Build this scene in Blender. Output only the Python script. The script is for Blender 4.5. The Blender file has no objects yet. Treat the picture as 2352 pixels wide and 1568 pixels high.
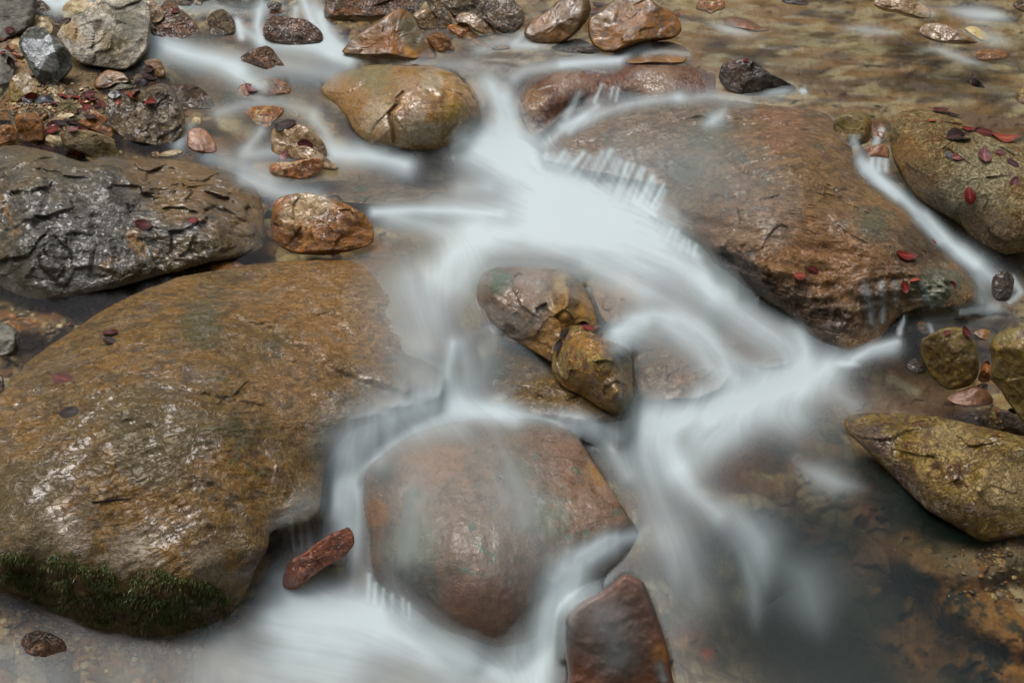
import bpy, math, random
import numpy as np
from mathutils import Vector, Matrix
from mathutils.bvhtree import BVHTree

random.seed(7)
S = bpy.context.scene
COL = S.collection

# ------------------------------------------------------------------ camera
CAM_H, PITCH, LENS = 1.9, math.radians(35.0), 50.0
cam = bpy.data.cameras.new("camera"); cam_o = bpy.data.objects.new("camera", cam); COL.objects.link(cam_o)
cam_o.location = (0, 0, CAM_H); cam_o.rotation_euler = (math.pi / 2 - PITCH, 0, 0)
cam.lens = LENS; cam.sensor_width = 36; cam.clip_end = 400; cam.clip_start = 0.05
cam.dof.use_dof = True; cam.dof.focus_distance = 3.35; cam.dof.aperture_fstop = 14.0
S.camera = cam_o

# ------------------------------------------------------------------ light
S.view_settings.view_transform = 'Standard'; S.view_settings.look = 'None'
S.view_settings.gamma = 1; S.view_settings.exposure = 1.22
W = bpy.data.worlds.new("World"); S.world = W; W.use_nodes = True
nt = W.node_tree; nt.nodes.clear()
out = nt.nodes.new('ShaderNodeOutputWorld'); bg = nt.nodes.new('ShaderNodeBackground')
sky = nt.nodes.new('ShaderNodeTexSky'); sky.sky_type = 'NISHITA'; sky.sun_disc = False
SUN_EL, SUN_ROT = math.radians(68), math.radians(-70)
sky.sun_elevation = SUN_EL; sky.sun_rotation = SUN_ROT; sky.dust_density = 4; sky.air_density = 1.2
hs = nt.nodes.new('ShaderNodeHueSaturation'); hs.inputs['Saturation'].default_value = 0.72
tc = nt.nodes.new('ShaderNodeTexCoord'); sx = nt.nodes.new('ShaderNodeSeparateXYZ')
nz = nt.nodes.new('ShaderNodeTexNoise'); nz.inputs['Scale'].default_value = 5; nz.inputs['Detail'].default_value = 6
ad = nt.nodes.new('ShaderNodeMath'); ad.operation = 'MULTIPLY_ADD'; ad.inputs[1].default_value = 0.4
ab = nt.nodes.new('ShaderNodeMath'); ab.operation = 'ABSOLUTE'; zz = nt.nodes.new('ShaderNodeMath'); zz.operation = 'MULTIPLY_ADD'; zz.inputs[1].default_value = -0.7
mr = nt.nodes.new('ShaderNodeMapRange'); mr.interpolation_type = 'SMOOTHSTEP'
mr.inputs['From Min'].default_value = 0.76; mr.inputs['From Max'].default_value = 0.92
mx = nt.nodes.new('ShaderNodeMix'); mx.data_type = 'RGBA'
mx.inputs[6].default_value = (0.38, 0.36, 0.28, 1)      # wooded valley sides below the open sky
L = nt.links.new
L(tc.outputs['Generated'], sx.inputs[0]); L(tc.outputs['Generated'], nz.inputs['Vector'])
L(nz.outputs[0], ad.inputs[0]); L(sx.outputs['X'], ab.inputs[0]); L(ab.outputs[0], zz.inputs[0]); L(sx.outputs['Z'], zz.inputs[2]); L(zz.outputs[0], ad.inputs[2]); L(ad.outputs[0], mr.inputs[0])
L(sky.outputs[0], hs.inputs['Color']); L(mr.outputs[0], mx.inputs[0]); L(hs.outputs[0], mx.inputs[7])
L(mx.outputs[2], bg.inputs[0]); bg.inputs[1].default_value = 0.15; L(bg.outputs[0], out.inputs[0])
sl = bpy.data.lights.new("sun", 'SUN'); so = bpy.data.objects.new("sun", sl); COL.objects.link(so)
sl.energy = 0.8; sl.angle = math.radians(38); sl.color = (1, 0.96, 0.92)
_d = Vector((math.sin(SUN_ROT) * math.cos(SUN_EL), math.cos(SUN_ROT) * math.cos(SUN_EL), math.sin(SUN_EL)))
so.rotation_euler = _d.to_track_quat('Z', 'Y').to_euler(); so.location = (0, 3, 6)
S.cycles.max_bounces = 6; S.cycles.transparent_max_bounces = 12
S.cycles.caustics_reflective = False; S.cycles.caustics_refractive = False

# ------------------------------------------------------------------ projection: points of the valley seen at (x, y) of a 2352 x 1568 survey picture
FP = 2352 * LENS / 36.0
CP, SP = math.cos(PITCH), math.sin(PITCH)
def rays(px, py):
    a = (np.asarray(px, float) - 1176) / FP; b = -(np.asarray(py, float) - 784) / FP
    return np.stack([a, CP + b * SP, -SP + b * CP], -1)
def inv_at_z(px, py, z):
    return rays(px, py)[..., 2] / (np.asarray(z, float) - CAM_H)
def inv_at_y(px, py, Y):
    return rays(px, py)[..., 1] / Y
def pts(px, py, w):
    p = rays(px, py) / np.asarray(w)[..., None]; p[..., 2] += CAM_H
    return p

class TPS:
    def __init__(s, xy, v, lam=1e-4):
        xy = np.asarray(xy, float) / 1000.0; v = np.asarray(v, float); n = len(xy); s.xy = xy
        K = s.k(xy, xy) + lam * np.eye(n); P = np.c_[np.ones(n), xy]
        A = np.zeros((n + 3, n + 3)); A[:n, :n] = K; A[:n, n:] = P; A[n:, :n] = P.T
        s.c = np.linalg.solve(A, np.r_[v, 0, 0, 0])
    @staticmethod
    def k(a, b):
        r2 = ((a[:, None, :] - b[None]) ** 2).sum(-1)
        return 0.5 * r2 * np.log(r2 + 1e-12)
    def __call__(s, px, py):
        sh = np.shape(px); q = np.stack([np.ravel(px), np.ravel(py)], -1) / 1000.0; o = np.empty(len(q))
        for i in range(0, len(q), 40000):
            c = q[i:i + 40000]
            o[i:i + 40000] = s.k(c, s.xy) @ s.c[:-3] + s.c[-3] + c @ s.c[-2:]
        return o.reshape(sh)

# ------------------------------------------------------------------ noise
def _h(x, y, z, seed):
    n = (x.astype(np.int64) * 73856093) ^ (y.astype(np.int64) * 19349663) ^ (z.astype(np.int64) * 83492791) ^ (seed * 1013904223)
    n = n & 0xffffffff; n = ((n ^ (n >> 15)) * 2246822519) & 0xffffffff
    n = ((n ^ (n >> 13)) * 3266489917) & 0xffffffff
    return (n ^ (n >> 16)) / 4294967296.0
def vnoise(p, seed=0):
    i = np.floor(p); f = p - i; f = f * f * f * (f * (f * 6 - 15) + 10); i = i.astype(np.int64); r = 0
    for a in (0, 1):
        for b in (0, 1):
            for c in (0, 1):
                w = (f[..., 0] if a else 1 - f[..., 0]) * (f[..., 1] if b else 1 - f[..., 1]) * (f[..., 2] if c else 1 - f[..., 2])
                r = r + w * _h(i[..., 0] + a, i[..., 1] + b, i[..., 2] + c, seed)
    return r * 2 - 1
def fbm(p, oct=5, seed=0, gain=0.5, ridged=False):
    r = 0; a = 1; t = 0
    for o in range(oct):
        v = vnoise(p * (2.03 ** o) + o * 17.3, seed + o)
        r = r + a * ((1 - 2 * np.abs(v)) if ridged else v); t += a; a *= gain
    return r / t

def cells(P, sc, seed=0):
    q = P * sc + .35 * np.stack([vnoise(P * sc * .9, seed + k) for k in (1, 2, 3)], -1); i = np.floor(q).astype(np.int64); best = np.full(q.shape[:-1], 9.); out = np.zeros(q.shape[:-1])
    for a in (-1, 0, 1):
        for b in (-1, 0, 1):
            for c in (-1, 0, 1):
                x, y, z = i[..., 0] + a, i[..., 1] + b, i[..., 2] + c
                d = np.stack([q[..., 0] - x - _h(x, y, z, seed), q[..., 1] - y - _h(x, y, z, seed + 1), q[..., 2] - z - _h(x, y, z, seed + 2)], -1); r = (d ** 2).sum(-1); m = r < best
                v = (_h(x, y, z, seed + 3) - .5) * .5 + sum(d[..., k] * (_h(x, y, z, seed + 4 + k) - .5) for k in range(3)) * 1.3
                best = np.where(m, r, best); out = np.where(m, v, out)
    return out

FR = {'A': (0, 0, 1 / 3), 'B': (784.3, 0, 1 / 3), 'C': (1567.6, 0, 1 / 3), 'D': (0, 522.5, 1 / 3), 'E': (784.3, 522.5, 1 / 3),
      'F': (1567.6, 522.5, 1 / 3), 'G': (0, 1045, 1 / 3), 'H': (784.3, 1045, 1 / 3), 'I': (1567.6, 1045, 1 / 3), 'K': (0, 143.5, 1 / 6),
      'M': (321.6, 0, 1 / 6), 'N': (713.7, 0, .2092), 'P': (2009.8, 574.2, .2747), 'Z': (0, 0, 1)}
def co(s):
    t = s.split(); ox, oy, k = FR[t[0]]
    return np.array([[ox + float(a) * k, oy + float(b) * k] for a, b in (q.split(',') for q in t[1:])])

def tag(o, label=None, cat=None, group=None, kind=None):
    if label: o['label'] = label
    if cat: o['category'] = cat
    if group: o['group'] = group
    if kind: o['kind'] = kind
    return o
def mesh_obj(name, V, F, mat, origin=None, smooth=True, parent=None):
    V = np.asarray(V, np.float32)
    if origin is None: origin = np.zeros(3)
    V = V - np.asarray(origin, np.float32)
    me = bpy.data.meshes.new(name); F = np.asarray(F, np.int32); k = F.shape[1]
    me.vertices.add(len(V)); me.vertices.foreach_set('co', V.ravel())
    me.loops.add(F.size); me.loops.foreach_set('vertex_index', F.ravel())
    me.polygons.add(len(F)); me.polygons.foreach_set('loop_start', np.arange(0, F.size, k, dtype=np.int32))
    me.polygons.foreach_set('loop_total', np.full(len(F), k, np.int32))
    me.update(calc_edges=True); me.validate()
    me.polygons.foreach_set('use_smooth', np.full(len(me.polygons), smooth))
    me.materials.append(mat); o = bpy.data.objects.new(name, me); o.location = [float(c) for c in origin]; COL.objects.link(o)
    if parent: o.parent = parent
    return o

# ------------------------------------------------------------------ water level (m) over the stretch of stream
WZ = [(-300, 0, .24), (0, 0, .23), (400, 0, .21), (400, 130, .15), (700, 130, .145), (1200, 0, .25), (1200, 150, .165), (1700, 100, .20), (2352, 0, .25),
      (2352, 200, .17), (1800, 215, .155), (2050, 240, .145), (1170, 205, .13), (1170, 300, .05), (1450, 190, .15), (450, 230, .11), (150, 300, .09), (600, 360, .05), (300, 340, .07),
      (900, 370, .03), (1350, 480, .0), (900, 500, 0), (1300, 600, -.01), (500, 590, -.02), (150, 700, -.035), (0, 800, -.05), (0, 900, -.07),
      (1000, 700, -.03), (1010, 800, -.06), (1030, 920, -.148), (900, 990, -.147), (820, 1040, -.168), (770, 1110, -.192), (1500, 700, -.06), (1750, 790, -.11), (1600, 930, -.17), (2000, 330, .1),
      (2030, 420, .04), (2150, 560, -.03), (2300, 600, -.05), (2250, 720, -.09), (2080, 740, -.1), (2350, 740, -.09), (2000, 840, -.14),
      (1800, 900, -.17), (2150, 900, -.17), (1500, 1050, -.2), (780, 1080, -.2), (780, 1350, -.32), (650, 1400, -.33),
      (900, 1450, -.35), (1500, 1250, -.24), (1500, 1400, -.27), (1700, 1300, -.26), (2100, 1250, -.22), (2350, 1250, -.22), (1800, 1500, -.28),
      (2352, 1568, -.26), (1200, 1540, -.37), (600, 1520, -.35), (50, 1450, -.33), (2700, 700, -.08), (2700, 100, .24), (2700, 1500, -.25), (-300, 1500, -.33),
      (-300, 800, -.04), (1200, -600, .6), (0, -600, .6), (2400, -600, .6)]
_a = np.array(WZ)
water_z = TPS(_a[:, :2], _a[:, 2], 2e-3)
# ------------------------------------------------------------------ materials
def lin(c):
    c = np.array(c, float) / 255.0
    return tuple(np.where(c < .04045, c / 12.92, ((c + .055) / 1.055) ** 2.4)) + (1.0,)
def new_mat(name):
    m = bpy.data.materials.new(name); m.use_nodes = True; n = m.node_tree; n.nodes.clear()
    return m, n
class NB:
    def __init__(s, nt): s.t = nt
    def n(s, typ, **kw):
        x = s.t.nodes.new(typ)
        for k, v in kw.items(): setattr(x, k, v)
        return x
    def l(s, a, b): s.t.links.new(a, b)
    def noise(s, vec, scale, detail=4, rough=.55, dist=0):
        x = s.n('ShaderNodeTexNoise'); x.inputs['Scale'].default_value = scale; x.inputs['Detail'].default_value = detail
        x.inputs['Roughness'].default_value = rough; x.inputs['Distortion'].default_value = dist; s.l(vec, x.inputs['Vector']); return x.outputs[0]
    def ramp(s, v, a, b):
        x = s.n('ShaderNodeMapRange', interpolation_type='SMOOTHSTEP'); x.inputs[1].default_value = a; x.inputs[2].default_value = b; s.l(v, x.inputs[0]); return x.outputs[0]
    def mix(s, f, a, b):
        x = s.n('ShaderNodeMix', data_type='RGBA')
        if hasattr(f, 'is_output'): s.l(f, x.inputs[0])
        else: x.inputs[0].default_value = f
        for q, v in ((6, a), (7, b)):
            if hasattr(v, 'is_output'): s.l(v, x.inputs[q])
            else: x.inputs[q].default_value = v
        return x.outputs[2]
    def math(s, op, a, b=None):
        x = s.n('ShaderNodeMath', operation=op)
        for q, v in ((0, a), (1, b)):
            if v is None: continue
            if hasattr(v, 'is_output'): s.l(v, x.inputs[q])
            else: x.inputs[q].default_value = v
        return x.outputs[0]

def sat(c, k=1.62, g=.93):
    c = np.array(c, float); m = c.mean(); return tuple(np.clip((m + (c - m) * k) * g * np.array([.99, 1.0, .95]), 8, 250))
def rock_mat(name, c1, c2, c3, c4=None, wet=.85, big=5, mid=26, fine=150, bump=1.0, stretch=(1, 1, 1), rot=(0, 0, 0), speck=.5, t4=.62, vein=0, film=.5, frough=.06, pale=(200, 185, 160), c5=None, t5=.6, algae=None, gold=0):
    c1, c2, c3, c4, c5, algae = [(sat(q) if wet else q) if q else q for q in (c1, c2, c3, c4, c5, algae)]
    m, t = new_mat(name); b = NB(t)
    tc = b.n('ShaderNodeTexCoord'); oi = b.n('ShaderNodeObjectInfo')
    mp = b.n('ShaderNodeMapping'); mp.inputs['Scale'].default_value = stretch; mp.inputs['Rotation'].default_value = [math.radians(r) for r in rot]
    ofs = b.n('ShaderNodeVectorMath', operation='MULTIPLY_ADD'); b.l(oi.outputs['Random'], ofs.inputs[0]); ofs.inputs[1].default_value = (31, 17, 23)
    b.l(tc.outputs['Object'], ofs.inputs[2]); P = ofs.outputs[0]; b.l(P, mp.inputs[0]); Q = mp.outputs[0]
    n1 = b.noise(P, big, 5, .6, .4); n2 = b.noise(Q, mid, 7, .65, .3); n3 = b.noise(Q, fine, 5, .7)
    n4 = b.noise(P, big * 2.3, 8, .7, .8)
    c = b.mix(b.ramp(n1, .42, .58), lin(c1), lin(c2))
    c = b.mix(b.ramp(n2, .48, .60), c, lin(c3))
    if c4: c = b.mix(b.ramp(n4, t4, t4 + .06), c, lin(c4))
    if c5: c = b.mix(b.ramp(b.noise(P, big * 1.7, 6, .75, 1.5), t5, t5 + .07), c, lin(c5))
    if algae: c = b.mix(b.ramp(b.noise(P, 9, 9, .8, .5), .56, .66), c, lin(algae))
    pc = b.n('ShaderNodeAttribute', attribute_name='patch'); c = b.mix(pc.outputs['Alpha'], c, b.mix(.15, pc.outputs['Color'], c))
    if speck:
        dk = b.math('MULTIPLY', b.ramp(n3, .52, .66), speck); dm = b.mix(dk, (1, 1, 1, 1), (.3, .26, .22, 1))
        x = b.n('ShaderNodeMix', data_type='RGBA', blend_type='MULTIPLY'); x.inputs[0].default_value = 1; b.l(c, x.inputs[6]); b.l(dm, x.inputs[7]); c = x.outputs[2]
        lt = b.ramp(b.noise(P, fine * 2.2, 3, .6), .66, .74); c = b.mix(b.math('MULTIPLY', lt, speck * .8), c, lin(pale))
    if speck: c = b.mix(b.math('MULTIPLY', b.ramp(b.noise(Q, mid * 2.6, 12, .78, .6), .50, .60), .75 * speck), c, lin(np.array(c3) * .55))
    if gold: c = b.mix(b.math('MULTIPLY', b.ramp(b.noise(P, fine * 1.3, 6, .8), .56, .70), gold), c, lin((190, 140, 80)))
    if vein:
        v = b.n('ShaderNodeTexVoronoi', feature='DISTANCE_TO_EDGE'); v.inputs['Scale'].default_value = vein
        wv = b.n('ShaderNodeVectorMath', operation='MULTIPLY_ADD'); nn = b.n('ShaderNodeTexNoise'); nn.inputs['Scale'].default_value = 14; b.l(P, nn.inputs['Vector'])
        b.l(nn.outputs[1], wv.inputs[0]); wv.inputs[1].default_value = (.15, .15, .15); b.l(P, wv.inputs[2]); b.l(wv.outputs[0], v.inputs['Vector'])
        c = b.mix(b.math('MULTIPLY', b.ramp(v.outputs[0], .03, .0), .7), c, lin((40, 30, 24)))
    hv = b.n('ShaderNodeHueSaturation'); b.l(c, hv.inputs['Color'])
    r2 = b.n('ShaderNodeMapRange'); b.l(oi.outputs['Random'], r2.inputs[0]); r2.inputs[3].default_value = .82; r2.inputs[4].default_value = 1.2; b.l(r2.outputs[0], hv.inputs['Value'])
    p = b.n('ShaderNodeBsdfPrincipled'); b.l(hv.outputs[0], p.inputs['Base Color'])
    p.inputs['Roughness'].default_value = .75 if not wet else .5
    # relief: broken facets + pits, calmer under the water film
    f1 = b.noise(Q, mid * .9, 6, .62, .25); f2 = b.noise(Q, fine * .8, 4, .7)
    vz = b.n('ShaderNodeTexVoronoi', feature='F1'); vz.inputs['Scale'].default_value = mid * 1.2; b.l(Q, vz.inputs['Vector'])
    rg_ = b.math('ABSOLUTE', b.math('SUBTRACT', b.noise(Q, mid * 1.7, 5, .6, .8), .5)); f1 = b.math('SUBTRACT', f1, b.math('MULTIPLY', b.ramp(rg_, .05, .0), .22))
    h = b.math('ADD', b.math('MULTIPLY', f1, 1.0), b.math('MULTIPLY', f2, .22)); h = b.math('ADD', h, b.math('MULTIPLY', vz.outputs[0], .22))
    bp = b.n('ShaderNodeBump'); bp.inputs['Strength'].default_value = min(1, .9 * bump); bp.inputs['Distance'].default_value = .020 * bump; b.l(h, bp.inputs['Height'])
    b.l(bp.outputs[0], p.inputs['Normal'])
    if wet:
        msk = b.ramp(b.noise(P, 11, 5, .7, .4), .62 - .3 * film, .70 - .3 * film)
        h2 = b.math('ADD', b.math('MULTIPLY', f1, .62), b.math('MULTIPLY', b.math('MULTIPLY', f2, .10), b.math('SUBTRACT', 1.0, b.math('MULTIPLY', msk, .6))))
        h2 = b.math('ADD', h2, b.math('MULTIPLY', vz.outputs[0], .10))
        b2 = b.n('ShaderNodeBump'); b2.inputs['Strength'].default_value = min(1, .95 * bump); b2.inputs['Distance'].default_value = .013 * bump; b.l(h2, b2.inputs['Height'])
        p.inputs['Coat IOR'].default_value = 1.7; p.inputs['Coat Roughness'].default_value = frough; b.l(b2.outputs[0], p.inputs['Coat Normal'])
        cw = b.n('ShaderNodeMapRange'); b.l(msk, cw.inputs[0]); cw.inputs[3].default_value = .22 * wet; cw.inputs[4].default_value = wet; b.l(cw.outputs[0], p.inputs['Coat Weight'])
    o = b.n('ShaderNodeOutputMaterial'); b.l(p.outputs[0], o.inputs[0]); return m

MT = {
 'slab': rock_mat('ochre slab rock', (128, 103, 62), (110, 92, 58), (88, 71, 43), (92, 90, 60), stretch=(1, 1.5, 1), rot=(0, 0, -28), mid=22, speck=.75, t4=.60, film=.42, bump=.8),
 'slate': rock_mat('wet dark slate', (92, 90, 86), (104, 94, 78), (60, 56, 50), (132, 106, 68), big=3.2, mid=20, stretch=(1, 1.8, 1), rot=(0, 0, 30), t4=.58, film=.7, bump=.9, pale=(190, 195, 200)),
 'grey_dry': rock_mat('dry grey limestone', (180, 174, 160), (204, 194, 172), (134, 130, 120), (112, 98, 80), wet=0, big=7, mid=18, t4=.66, bump=.9, speck=.6, c5=(176, 158, 130), t5=.58),
 'grey_dark': rock_mat('dull grey stone', (116, 116, 106), (132, 128, 114), (88, 86, 78), wet=0, big=8, mid=22, bump=.7, speck=.4),
 'pale_face': rock_mat('frosted grey stone', (100, 104, 98), (118, 120, 112), (84, 86, 80), wet=0, big=6, mid=30, speck=.6, bump=1.1),
 'frost': rock_mat('white lichen crust', (205, 212, 215), (176, 184, 188), (150, 152, 150), wet=0, big=12, mid=45, speck=.5, bump=.8),
 'white': rock_mat('pale limestone pebble', (196, 186, 162), (168, 154, 128), (140, 124, 96), wet=.3, big=14, mid=40, speck=.3, bump=.4),
 'brown': rock_mat('wet brown rock', (112, 78, 40), (84, 62, 40), (58, 42, 26), (128, 108, 84), big=8, mid=34, film=.6, bump=1.1, t4=.6),
 'brown_smooth': rock_mat('smooth brown rock', (124, 92, 54), (98, 80, 54), (80, 60, 36), (120, 108, 86), big=6, mid=30, film=.45, bump=.35, t4=.58, frough=.25),
 'grey_brown': rock_mat('bumpy grey brown rock', (100, 84, 62), (120, 106, 84), (66, 52, 36), (92, 64, 30), big=7, mid=28, film=.7, bump=1.5, t4=.6, pale=(215, 210, 200)),
 'ochre': rock_mat('ochre stone', (142, 102, 52), (116, 84, 48), (88, 62, 34), (168, 140, 98), big=9, mid=26, stretch=(1, 1.6, 1), rot=(0, 0, -20), film=.5, bump=.8, t4=.57),
 'gold': rock_mat('golden wet stone', (170, 118, 44), (140, 94, 36), (100, 68, 30), (196, 176, 140), big=14, mid=50, film=.6, bump=.9, t4=.54),
 'beige': rock_mat('beige wet stone', (150, 128, 104), (168, 150, 126), (110, 86, 54), (120, 88, 44), big=10, mid=24, film=.7, bump=.7, t4=.56),
 'olive': rock_mat('olive boulder', (122, 104, 62), (104, 96, 66), (84, 68, 38), (134, 118, 86), big=6, mid=40, film=.35, bump=.6, t4=.55, frough=.3),
 'red': rock_mat('reddish brown streaming rock', (120, 102, 86), (124, 104, 80), (92, 76, 60), (88, 88, 76), big=3.6, mid=20, stretch=(1.0, 1.6, 1), rot=(0, 0, 12), speck=.7, film=.3, bump=.85, t4=.57, pale=(214, 170, 120), gold=.35),
 'redblock': rock_mat('smooth red brown block', (112, 84, 72), (98, 72, 60), (84, 62, 52), big=5, mid=10, speck=.15, bump=.2, film=.2, frough=.3),
 'cracked': rock_mat('cracked ochre boulder', (132, 104, 58), (152, 130, 102), (104, 80, 44), (116, 98, 44), big=5, mid=32, film=.8, bump=.7, t4=.55, c5=(164, 126, 104), t5=.6),
 'veilrock': rock_mat('sleek brown rock', (98, 66, 36), (86, 58, 40), (62, 40, 26), big=5, mid=34, stretch=(2, 1, 1), film=.5, bump=.55),
 'moss_rock': rock_mat('mossy gold green rock', (150, 116, 56), (122, 104, 50), (98, 72, 38), (140, 128, 84), big=9, mid=34, film=.8, bump=.9, t4=.56, algae=(96, 62, 30)),
 'mauve': rock_mat('mauve wet rock', (118, 100, 90), (110, 92, 77), (88, 71, 56), (74, 86, 76), big=7, mid=22, film=.3, bump=.5, frough=.16, t4=.58, gold=.3),
 'rightb': rock_mat('rough grey olive boulder', (150, 136, 108), (128, 116, 88), (110, 86, 56), (104, 78, 40), big=6, mid=42, film=.3, bump=1.15, t4=.58, speck=.5, wet=.5, pale=(210, 190, 160)),
 'rock25': rock_mat('mossy olive gold rock', (138, 118, 66), (122, 104, 58), (92, 66, 34), (170, 150, 108), big=5, mid=26, film=.5, bump=1.2, t4=.56, algae=(88, 80, 34)),
 'sub': rock_mat('submerged stone', (140, 108, 72), (116, 92, 64), (96, 74, 52), big=9, mid=12, speck=.2, bump=.15, film=.2, frough=.4),
 'sub_red': rock_mat('submerged reddish stone', (134, 104, 84), (116, 88, 70), (98, 72, 56), big=9, mid=12, speck=.25, bump=.2, film=.2, frough=.4),
 'sub_pale': rock_mat('submerged pale stone', (196, 184, 154), (170, 158, 128), (150, 132, 100), big=9, mid=12, speck=.1, bump=.1, film=.2, frough=.4),
 'ochre_red': rock_mat('salmon brown wet stone', (186, 136, 116), (160, 112, 94), (120, 82, 66), big=10, mid=30, film=.6, bump=1.1),
 'blockm': rock_mat('grey tan block', (132, 118, 88), (116, 106, 84), (96, 82, 56), (140, 104, 56), big=7, mid=30, film=.3, bump=.7, wet=.5, t4=.57),
 'dark': rock_mat('dark wet rock', (72, 54, 36), (58, 46, 34), (40, 30, 22), (98, 70, 40), big=8, mid=36, film=.6, bump=1.1, t4=.6),
}
# ------------------------------------------------------------------ stones
ALLV, ALLF, DRV, DRF = [], [], [], []
def _push(Vs, Fs, V, F):
    o = sum(len(v) for v in Vs); Vs.append(V); Fs.append(F + o)
def smin(a, b, k=.06):
    h = np.clip(.5 + .5 * (b - a) / k, 0, 1); return b * (1 - h) + a * h - k * h * (1 - h)
_rid = [0]
def rock(name, label, outline, mat, cat='rock', group=None, k=.5, b=.55, nf=4, na=.05, ctrl=None, drape=False, zo=0.0, jag=.02, fl=1.0, ridged=.35, ext=.55, e=3.0, seed=None, step=4.0, facets=None, lay=None, fn=None, sharp=.06, patch=(), cf=None):
    _rid[0] += 1; sd = seed or _rid[0] * 13; rg = random.Random(sd)
    O = co(outline); n0 = len(O)
    # smooth closed outline, resampled
    per = np.linalg.norm(O - np.roll(O, -1, 0), axis=1).sum(); N = int(np.clip(per / step, 36, 420))
    d = np.linalg.norm(np.roll(O, -1, 0) - O, axis=1); cum = np.r_[0, np.cumsum(d)]; tt = np.arange(N) / N * cum[-1]
    idx = np.clip(np.searchsorted(cum, tt, side='right') - 1, 0, n0 - 1); u = ((tt - cum[idx]) / np.maximum(d[idx], 1e-6))[:, None]
    p0, p1, p2, p3 = O[idx - 1], O[idx], O[(idx + 1) % n0], O[(idx + 2) % n0]
    cr = .5 * (2 * p1 + (p2 - p0) * u + (2 * p0 - 5 * p1 + 4 * p2 - p3) * u ** 2 + (3 * p1 - p0 - 3 * p2 + p3) * u ** 3)
    li = p1 + (p2 - p1) * u; R = cr * .6 + li * .4
    c = R.mean(0); half = np.sqrt(((R - c) ** 2).sum(1)).mean()
    th = np.arange(N) / N * 2 * math.pi; cc = np.stack([np.cos(th) * 3 * max(1, N / 100), np.sin(th) * 3 * max(1, N / 100), np.full(N, sd * 1.7)], -1)
    R = c + (R - c) * (1 + jag * fbm(cc, 4, sd, .6))[:, None]
    M = int(np.clip(half / step * 1.1, 10, 130)); s = 1 - (1 - np.arange(1, M + 1) / M) ** 1.15
    G = c + s[:, None, None] * (R - c)[None]; G = np.concatenate([np.broadcast_to(c, (1, N, 2)), G]); s = np.r_[0, s]
    px, py = G[..., 0], G[..., 1]; ss = np.broadcast_to(s[:, None], px.shape)
    bi = R[:, 1].argmax(); bx, by = R[bi]; ty = R[:, 1].min()
    if ctrl:
        a = np.array(ctrl, float); T = TPS(a[:, :2], inv_at_z(a[:, 0], a[:, 1], a[:, 2]), 1e-5); w = T(px, py)
    else:
        wz = float(water_z(bx, by)) + zo - .004
        D0 = 1 / inv_at_z(bx, by, wz); Yb = (rays(bx, by) * D0)[1]
        Yt = (rays(bx, ty) / inv_at_z(bx, ty, wz))[1]; Yt = Yb + k * (Yt - Yb)
        w0, w1 = 1 / D0, float(inv_at_y(bx, ty, Yt)); w = w0 + (w1 - w0) * (by - py) / max(1, by - ty)
    D = 1 / w; sz = half * D.mean() / FP
    x = (px - c[0]) / half; y = (py - c[1]) / half
    f = np.sqrt(np.clip(1 - ss ** e, 0, 1))
    if facets is None: facets = [(rg.uniform(0, 360), rg.uniform(.35, .9) * fl, rg.uniform(.5, .85)) for _ in range(nf)]
    for (ang, sl_, h) in facets:
        ca, sa = math.cos(math.radians(ang)), math.sin(math.radians(ang))
        f = smin(f, np.maximum(h - sl_ * (x * ca - y * sa), -.1), sharp)
    off = f * b * sz
    P = pts(px, py, w); Pn = P / sz
    taper = np.clip((1 - ss) * 6, .15, 1)
    ns = fbm(Pn * 1.3 + sd, 6, sd, .55) * (1 - ridged) + ridged * fbm(Pn * 1.6 - sd, 5, sd + 50, .55, True) * .6
    off = off + na * sz * ns * taper * 2
    off = off + .0035 * fbm(P * 45 + sd, 4, sd + 9, .6) * taper * min(1, na / .04)
    if cf is None: cf = (2.0, .045) if (na >= .05 and not ctrl) else ((2.4, .03) if not ctrl else None)
    if cf: off = off + cells(P, cf[0] / sz if not ctrl else cf[0], sd) * cf[1] * (sz if not ctrl else 1) * 2 * taper
    if lay:
        q = P[..., 1] * lay[0] + P[..., 2] * lay[1] + P[..., 0] * lay[2] + .02 * fbm(P * 8, 3, sd)
        off = off + lay[3] * np.abs((q * lay[4]) % 1 - .5) * taper
    if fn is not None: off = off + fn(px, py, P) * taper
    D = D - off; P = pts(px, py, 1 / D)
    # closed body: carry the rim round behind and down into the bed
    Oc = P[-1].mean(0); E = ext * sz * 1.6; A = np.array([0, .72, -.69]); K = 6; V = [P[0, :1]] + [P[1:].reshape(-1, 3)]
    for i in range(1, K + 1):
        t = i / K * math.pi / 2; V.append(Oc + (P[-1] - Oc) * (math.cos(t) * .97 + .0) + A * E * math.sin(t))
    V = np.concatenate(V); nr = M + K
    i = np.arange(N); j = (i + 1) % N; F = [np.stack([np.zeros(N, int), 1 + i, 1 + j, 1 + j], -1)]
    for r in range(nr - 1): F.append(np.stack([1 + r * N + i, 1 + (r + 1) * N + i, 1 + (r + 1) * N + j, 1 + r * N + j], -1))
    F = np.concatenate(F); tri = np.concatenate([F[:, :3], F[N:, [0, 2, 3]]])
    org = V.mean(0); org[2] = V[:, 2].min()
    o = mesh_obj(name, V, tri, MT[mat] if isinstance(mat, str) else mat, org); tag(o, label, cat, group)
    PC = np.zeros((len(V), 4), np.float32)
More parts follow.
